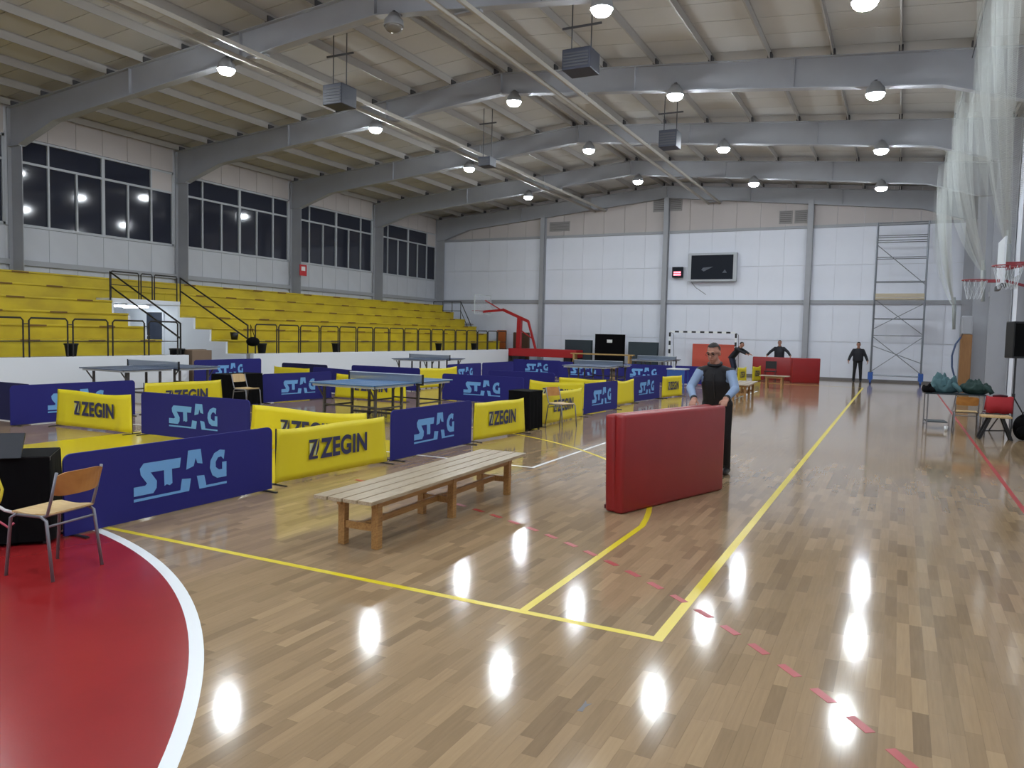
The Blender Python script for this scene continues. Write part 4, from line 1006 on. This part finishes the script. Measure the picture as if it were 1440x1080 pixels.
# handball goal
t = thing('handball_goal', 'white and black striped handball goal before the back wall', 'goal', (-8.28, 36.3, 0))
def striped(p, q, n):
    p, q = Vector(p), Vector(q)
    for k in range(n):
        a, b = p.lerp(q, k/n), p.lerp(q, (k+1)/n); obj('post_band', MB().bar(a, b, .08, .08), 'blackplastic' if k % 2 else 'whitepaint', t)
striped((-1.54, 0, 0), (-1.54, 0, 2.0), 10); striped((1.54, 0, 0), (1.54, 0, 2.0), 10); striped((-1.5, 0, 2.04), (1.5, 0, 2.04), 15)
obj('net_frame', MB().tube([(-1.54, .02, 2.02), (-1.54, .6, 1.95), (-1.54, 1.0, .04), (1.54, 1.0, .04), (1.54, .6, 1.95), (1.54, .02, 2.02)], .015, 6), 'chairmetal', t)
# hoop stand
clear_ = mat('clear_acrylic', (220, 226, 230), .1); clear_.node_tree.nodes['Principled BSDF'].inputs['Alpha'].default_value = .18
t = thing('hoop_stand', 'red portable basketball hoop stand beside the back wall, hoop towards the bleachers', 'basketball hoop', (0, 36, 0))
obj('base', MB().box((-18.1, -.45, .62), (-14.3, .45, 1.02)), 'redsteel', t, bevel=.03); obj('base_foot', MB().box((-17.9, -.4, 0), (-17.5, .4, .62)), 'blackplastic', t); obj('base_foot', MB().box((-15, -.4, 0), (-14.6, .4, .62)), 'blackplastic', t)
obj('mast', MB().bar((-17.72, 0, 1.0), (-17.68, 0, 2.6), .22, .22), 'redsteel', t)
obj('arm', MB().bar((-17.2, 0, 2.42), (-18.7, 0, 3.02), .12, .14).bar((-18.66, 0, 3.0), (-19.85, 0, 2.9), .12, .12).bar((-18.8, 0, 3.0), (-19.75, 0, 3.5), .05, .05), 'redsteel', t)
obj('strut', MB().bar((-17.2, 0, 2.44), (-16.75, 0, 1.02), .1, .1).bar((-17.7, .0, 2.0), (-16.95, 0, 1.55), .05, .05), 'redsteel', t)
obj('backboard', MB().box((-19.91, -.88, 2.78), (-19.89, .88, 3.78)), clear_, t)
obj('board_frame', MB().box((-19.93, -.9, 2.75), (-19.87, .9, 2.78)).box((-19.93, -.9, 3.78), (-19.87, .9, 3.8)).box((-19.93, -.9, 2.78), (-19.87, -.88, 3.78)).box((-19.93, .88, 2.78), (-19.87, .9, 3.78)), 'backboard', t)
rim = MB(); rim.tube([(-20.3+.225*math.cos(2*PI*k/18), .225*math.sin(2*PI*k/18), 2.95) for k in range(19)], .012, 6).box((-20.08, -.08, 2.92), (-19.92, .08, 2.96))
obj('rim', rim, 'redsteel', t)
t = thing('leaning_board', 'narrow orange brown board leaning on the back wall by the corner stair', 'board', (-19.5, 37.5, 0)); obj('panel', MB().box((-.28, -.06, 0), (.28, .06, 1.95)), 'orangew', t, bevel=.04); obj('edge_band', MB().box((-.285, -.065, .9), (.285, .065, .96)), 'darkbrown', t)
t = thing('leaning_board', 'wide dark brown board leaning on the back wall behind the hoop stand', 'board', (-18.3, 37.5, 0)); obj('panel', MB().box((-.48, -.06, 0), (.48, .06, 1.85)), 'darkbrown', t, bevel=.04); obj('edge_band', MB().box((-.485, -.065, .9), (.485, .065, .96)), 'brown', t)
# scoreboard, clock, vents
t = thing('scoreboard', 'dark electronic scoreboard with grey frame high on the back wall', 'scoreboard', (-8.25, 37.62, 5.18))
obj('case', MB().box((-1.16, 0, -.68), (1.16, .25, .68)), 'alu', t, bevel=.02); obj('display', MB().box((-1.0, -.012, -.58), (1.0, -.001, .58)), 'screen', t)
obj('faint_mark', MB().prism([(-.5, -.12), (-.42, -.02), (.05, .02), (-.1, -.06), (-.38, -.2)], 'y', -.016, -.0125), 'screenfaint', t); obj('faint_mark', MB().prism([(.5, -.28), (.62, -.12), (.72, -.28)], 'y', -.016, -.0125), 'screenfaint', t)
obj('cable', MB().tube([(-1.0, .1, -.68), (-.8, .2, -.95), (-.3, .28, -1.3)], .012, 5), 'cleat', t)
t = thing('shot_clock', 'small wall clock with lit red display beside the scoreboard', 'clock', (-9.95, 37.7, 4.97))
obj('case', MB().box((-.26, 0, -.26), (.26, .2, .26)), 'screen', t, bevel=.01)
for z in (-.12, -.01): obj('display_row', MB().box((-.18, -.008, z-.04), (.18, -.001, z+.04)), 'led', t)
for x0_, x1_, z0_, z1_, lab in ((-11.35, -10.75, 8.0, 8.62, 'grey louvred vent under the roof ridge, bleacher side one of the pair'), (-10.5, -9.9, 8.0, 8.62, 'grey louvred vent under the roof ridge, gangway side one of the pair'), (-17.0, -15.85, 7.25, 7.75, 'grey louvred vent high on the back wall above the hoop stand'), (-5.3, -4.72, 7.15, 7.75, 'grey louvred vent high on the back wall, first of the pair towards the scaffold'), (-4.62, -4.05, 7.15, 7.75, 'grey louvred vent high on the back wall, second of the pair towards the scaffold')):
    t = thing('wall_vent', lab, 'vent', ((x0_+x1_)/2, 37.98, (z0_+z1_)/2), 0, 'louvred wall vents'); hw, hh = (x1_-x0_)/2, (z1_-z0_)/2
    obj('frame', MB().box((-hw, -.04, -hh), (hw, 0, -hh+.04)).box((-hw, -.04, hh-.04), (hw, 0, hh)).box((-hw, -.04, -hh+.04), (-hw+.04, 0, hh-.04)).box((hw-.04, -.04, -hh+.04), (hw, 0, hh-.04)), 'vent', t)
    obj('backing', MB().box((-hw+.04, -.008, -hh+.04), (hw-.04, 0, hh-.04)), 'ventd', t)
    for k in range(6): obj('slat', MB().bar((-hw+.04, -.02, -hh+.07+k*(2*hh-.14)/5.2), (hw-.04, -.02, -hh+.07+k*(2*hh-.14)/5.2), .03, .035), 'vent', t)
t = thing('fire_sign', 'small red and white safety sign on a column of the window wall', 'sign', (-23.43, 26.1, 4.32)); obj('plate', MB().box((0, -.22, -.24), (.02, .22, .24)), 'signred', t); obj('symbol', MB().box((.021, -.12, -.02), (.024, .12, .16)), 'signwhite', t)
# scaffold tower
t = thing('scaffold_tower', 'tall aluminium scaffold tower on blue castors against the back wall', 'scaffold', (-.1, 36.3, 0))
Ws, Ds, Hs = .95, .35, 6.75
for sx in (-1, 1):
    for sy in (-1, 1):
        obj('post', MB().tube([(sx*Ws, sy*Ds, .3), (sx*Ws, sy*Ds, Hs)], .03, 8), 'scaf', t)
        obj('castor', MB().prism([(sy*Ds+.1*math.cos(2*PI*k/12), .1+.1*math.sin(2*PI*k/12)) for k in range(12)], 'x', sx*Ws-.03, sx*Ws+.03).box((sx*Ws-.09, sy*Ds-.09, .17), (sx*Ws+.09, sy*Ds+.09, .48)), 'bluep', t)
    rg = MB()
    for k in range(14): rg.tube([(sx*Ws, -Ds, .5+k*.47), (sx*Ws, Ds, .5+k*.47)], .018, 6)
    obj('rung', rg, 'scaf', t)
for z in (.35, 2.05, 2.75, 4.3, 5.3, 6.0, 6.2, 6.72):
    for sy in (-1, 1): obj('ledger', MB().tube([(-Ws, sy*Ds, z), (Ws, sy*Ds, z)], .02, 6), 'scaf', t)
for (za, zb_) in ((.45, 2.0), (2.1, 3.6), (4.2, 5.9), (2.0, .5), (3.4, 2.3), (.9, 1.6)): obj('diagonal_brace', MB().tube([(-Ws, Ds if za < zb_ else -Ds, max(za, zb_) if za < zb_ else min(za, zb_)), (Ws, Ds if za < zb_ else -Ds, min(za, zb_) if za < zb_ else max(za, zb_))], .018, 6), 'scaf', t)
obj('deck', MB().box((-Ws, -Ds+.03, 3.55), (Ws, Ds-.03, 3.63)), 'platform', t); obj('toe_board', MB().box((-Ws, -Ds-.0, 3.64), (Ws, -Ds+.02, 3.8)), 'platform', t)

# ------------------------------------------------------------------ gangway side: nets, hoops, clutter
def net_sheet(label, ya, yb, gy, gx, gz, ztop=8.05, seed=1):
    t = thing('court_net', label, 'net', (0, 0, 0), 0, 'gathered protective nets')
    ny, nz = 120, 40; vs = []; fs = []; uvs = []
    r = random.Random(seed); ph = [r.uniform(0, 6) for _ in range(4)]
    for i in range(ny+1):
        u = i/ny; y = ya+(yb-ya)*u
        fold = .09*math.sin(u*34+ph[0])+.06*math.sin(u*57+ph[1])+.1*math.sin(u*13+ph[2])
        for j in range(nz+1):
            v = j/nz; z = ztop+(gz-ztop)*v
            g_ = v**3.2
            yy = y+(gy-y)*g_*.97; xx = 1.12+(gx-1.12)*v**2.6+fold*(1-g_*.85)+.05*math.sin(3*v+u*9)
            vs.append((xx, yy, z-.25*math.sin(PI*u)*v*(1-v))); uvs.append(((yb-ya)*u/.02, (ztop-gz)*v/.02))
    for i in range(ny):
        for j in range(nz): k = i*(nz+1)+j; fs.append((k, k+nz+1, k+nz+2, k+1))
    o = obj('netting', MB().add(vs, fs), 'net', t, smooth=False, fix=False)
    o.data.polygons.foreach_set('use_smooth', [True]*len(o.data.polygons))
    ul = o.data.uv_layers.new(name='UVMap'); 
    for l in o.data.loops: ul.data[l.index].uv = uvs[l.vertex_index]
    obj('tail', MB().tube([(gx, gy, gz+.3), (gx+.02, gy, gz-.1), (gx+.05, gy, gz-.9)], .09, 8, rs=[.05, .07, .05]), 'netgrey2', t, smooth=True)
    obj('top_cable', MB().tube([(1.12, ya, ztop+.01), (1.12, yb, ztop+.01)], .01, 5), 'cleat', t)
    return t
net_sheet('white protective net hung beside the gangway, farthest section gathered at its foot', 27.5, 36.5, 33.4, 1.75, 3.2, seed=1)
net_sheet('white protective net hung beside the gangway, middle section gathered at a column', 18.5, 27.4, 26.2, 2.05, 3.9, seed=2)
net_sheet('white protective net hung beside the gangway, closest section gathered at a column', 11.0, 18.4, 19.6, 1.95, 3.9, seed=3)
def side_hoop(label, y, x):
    t = thing('wall_hoop', label, 'basketball hoop', (x, y, 3.05), 0, 'practice hoops on the gangway wall')
    obj('rim', MB().tube([(-.42+.225*math.cos(2*PI*k/20), .225*math.sin(2*PI*k/20), 0) for k in range(21)], .012, 6).box((-.2, -.07, -.05), (0, .07, .01)), 'rimred', t)
    obj('backboard', MB().box((0, -.6, -.12), (.03, .6, .8)), 'backboard', t); obj('edge_pad', MB().box((-.02, -.62, -.19), (.05, .62, -.1)), 'blackplastic', t)
    obj('bracket', MB().bar((.03, 0, .2), (2.78-x, 0, .45), .06, .06).bar((.03, 0, 0), (2.78-x, 0, -.3), .05, .05).bar((.03, -.4, .3), (2.78-x, -.4, .3), .04, .04).bar((.03, .4, .3), (2.78-x, .4, .3), .04, .04), 'rimred', t)
    nt = MB()
    for k in range(12):
        a = 2*PI*k/12; b = a+.5
        nt.tube([(-.42+.22*math.cos(a), .22*math.sin(a), 0), (-.42+.13*math.cos(b), .13*math.sin(b), -.38)], .0028, 4).tube([(-.42+.22*math.cos(a), .22*math.sin(a), 0), (-.42+.13*math.cos(a-.5), .13*math.sin(a-.5), -.38)], .0028, 4)
    obj('hoop_net', nt, 'nettape', t)
side_hoop('red practice hoop on the gangway wall, the farther one', 18.2, 1.72)
side_hoop('red practice hoop on the gangway wall at the picture edge', 15.0, 1.95)
t = thing('loudspeaker', 'black loudspeaker on a pole at the picture edge of the gangway', 'speaker', (2.06, 18.0, 1.5), .5)
obj('cabinet', MB().prism([(-.18, -.16), (.18, -.16), (.13, .16), (-.13, .16)], 'z', 0, .72), 'blackplastic', t, bevel=.02); obj('grille', MB().box((-.155, -.175, .04), (.155, -.162, .68)), 'black', t)
t = thing('speaker_stand', 'black tripod stand carrying the loudspeaker by the gangway wall', 'stand', (2.06, 18.0, 0))
obj('pole', MB().tube([(0, 0, .1), (0, 0, 1.5)], .018, 8), 'pole', t); obj('collar', MB().tube([(0, 0, .72), (0, 0, .8)], .03, 8), 'blackplastic', t)
for k in range(3): a = 2*PI*k/3+.4; obj('leg', MB().tube([(0, 0, .74), (.45*math.cos(a), .45*math.sin(a), .0)], .013, 6), 'pole', t)
# desk with clothes, chairs, stool
t = thing('school_desk', 'tube framed desk under a pile of clothes beside the gangway', 'desk', (1.05, 18.2, 0), .1)
obj('top', MB().box((-.55, -.28, .72), (.55, .28, .745)), 'ttdark', t)
for sx in (-1, 1):
    obj('leg', MB().tube([(sx*.5, -.24, 0), (sx*.5, -.24, .72)], .014, 6), 'chairmetal', t); obj('leg', MB().tube([(sx*.5, .24, 0), (sx*.5, .24, .72)], .014, 6), 'chairmetal', t)
    obj('brace', MB().tube([(sx*.5, -.24, .1), (sx*.5, .24, .1)], .012, 6), 'chairmetal', t)
obj('shelf', MB().box((-.5, -.24, .14), (-.12, .24, .16)), 'ttdark', t)
def heap(name, label, cat, x, y, z, rx, ry, rz_, m, seed, m2=None):
    r = random.Random(seed); mb = MB(); mb.ell((0, 0, rz_*.8), (rx, ry, rz_), 40, 22)
    ph = [r.uniform(0, 6) for _ in range(3)]
    from mathutils import noise
    q_ = lambda a, b, c, k: noise.noise(Vector((a*k+seed*7, b*k, c*k)))
    mb.v = [(a*(1+.35*q_(a, b, c, 9)), b*(1+.3*q_(b, c, a, 11)), max(0, c*(1+.7*q_(a, b, 0, 10)+.25*q_(a, b, 3, 26)))) for a, b, c in mb.v]
    t = thing(name, label, cat, (x, y, z)); obj('cloth', mb, m, t, smooth=True)
    obj('sleeve', MB().tube([(rx*.5, -ry*.6, rz_*1.2), (rx*.9, -ry*.9, rz_*.7), (rx*1.05, -ry*.95, rz_*.2)], .05, 8), m2 or m, t, smooth=True)
    return t
heap('jacket', 'grey teal jacket heaped on the desk beside the gangway', 'clothes', .87, 18.2, .746, .27, .2, .16, 'teal', 1)
heap('jacket', 'dark green jacket heaped on the desk next to the teal one', 'clothes', 1.43, 18.2, .746, .26, .2, .13, 'green', 2)
heap('cap', 'small black cap lying on the desk corner before the teal jacket', 'clothes', .56, 17.98, .746, .1, .1, .08, 'black', 3)
school_chair('plywood school chair with its back to the camera before the clothes desk', 1.22, 17.35, PI, backm='ply')
t = thing('folding_stool', 'pale topped folding stool with crossed dark legs beside the gangway', 'stool', (1.66, 16.75, 0), .05)
obj('seat', MB().box((-.24, -.17, .41), (.24, .17, .445)), 'plyseat', t, bevel=.008)
for sy in (-1, 1):
    obj('leg', MB().bar((-.26, sy*.13, 0.0), (-.1, sy*.13, .41), .035, .045), 'blackplastic', t); obj('leg', MB().bar((.26, sy*.13, 0.0), (.1, sy*.13, .41), .035, .045), 'blackplastic', t)
obj('spreader', MB().bar((-.2, -.13, .16), (.2, .13, .16), .02, .02), 'pole', t)
school_chair('school chair draped with a red jacket beside the gangway wall', 1.72, 17.45, PI+.1, backm='redcloth', seatm='maroon')
t = thing('jacket', 'red jacket hung over the back of a school chair', 'clothes', (1.72, 17.45, 0), PI+.1)
vs = []; fs = []
for i in range(9):
    u = i/8-.5
    for (yy, zz) in ((.17, .5), (.21, .62), (.262, .765), (.30, .78), (.325, .755), (.33, .6), (.32, .46)): vs.append((u*.44, yy+.012*math.sin(i*2.2)*(zz < .7)+.02*(1-4*u*u), zz+.01*math.sin(i*1.7)))
for i in range(8):
    for j in range(6): k = i*7+j; fs.append((k, k+1, k+8, k+7))
o = obj('cloth', MB().add(vs, fs), 'redcloth', t, smooth=True); sm_ = o.modifiers.new('thick', 'SOLIDIFY'); sm_.thickness = .012
obj('collar', MB().tube([(-.12, .3, .785), (0, .33, .8), (.12, .3, .785)], .02, 8), 'maroon', t, smooth=True)
t = thing('backpack', 'black backpack on the floor by the speaker stand', 'bag', (2.12, 16.9, 0)); obj('body', MB().ell((0, 0, .24), (.17, .13, .24), 16, 10), 'black', t, smooth=True); obj('pocket', MB().ell((0, -.1, .17), (.12, .06, .12), 12, 8), 'black', t, smooth=True); obj('strap', MB().tube([(-.06, -.06, .44), (0, -.02, .54), (.06, -.06, .44)], .012, 6), 'black', t)
t = thing('cup', 'small white cup on the floor beside the clothes desk', 'cup', (.92, 17.72, 0)); obj('bowl', MB().lathe([(.025, 0), (.035, .09), (.032, .09), (.022, .01)], 12), 'whitepaint', t, smooth=True); obj('lid', MB().lathe([(.037, .088), (.037, .096), (.02, .098)], 12), 'whitepaint', t)
t = thing('wrapped_pole', 'tall brown wrapped board standing against a gangway column', 'board', (2.1, 31.3, 0)); obj('panel', MB().box((-.2, -.12, 0), (.16, .12, 2.1)), 'brown', t, bevel=.04); obj('cover', MB().box((-.19, -.11, 2.1), (.15, .11, 2.75)), 'steel', t, bevel=.05)
t = thing('hose', 'dark blue hose curving down the wall beside the brown board', 'hose', (1.85, 31.0, 0)); obj('line', MB().tube([(.05, 0, 2.0), (-.1, 0, 1.75), (-.19, 0, 1.35), (-.17, 0, .95), (-.05, 0, .5), (.02, 0, .0)], .03, 8), 'hose', t, smooth=True); obj('nozzle', MB().tube([(.05, 0, 2.0), (.09, 0, 2.12)], .02, 8), 'cleat', t)
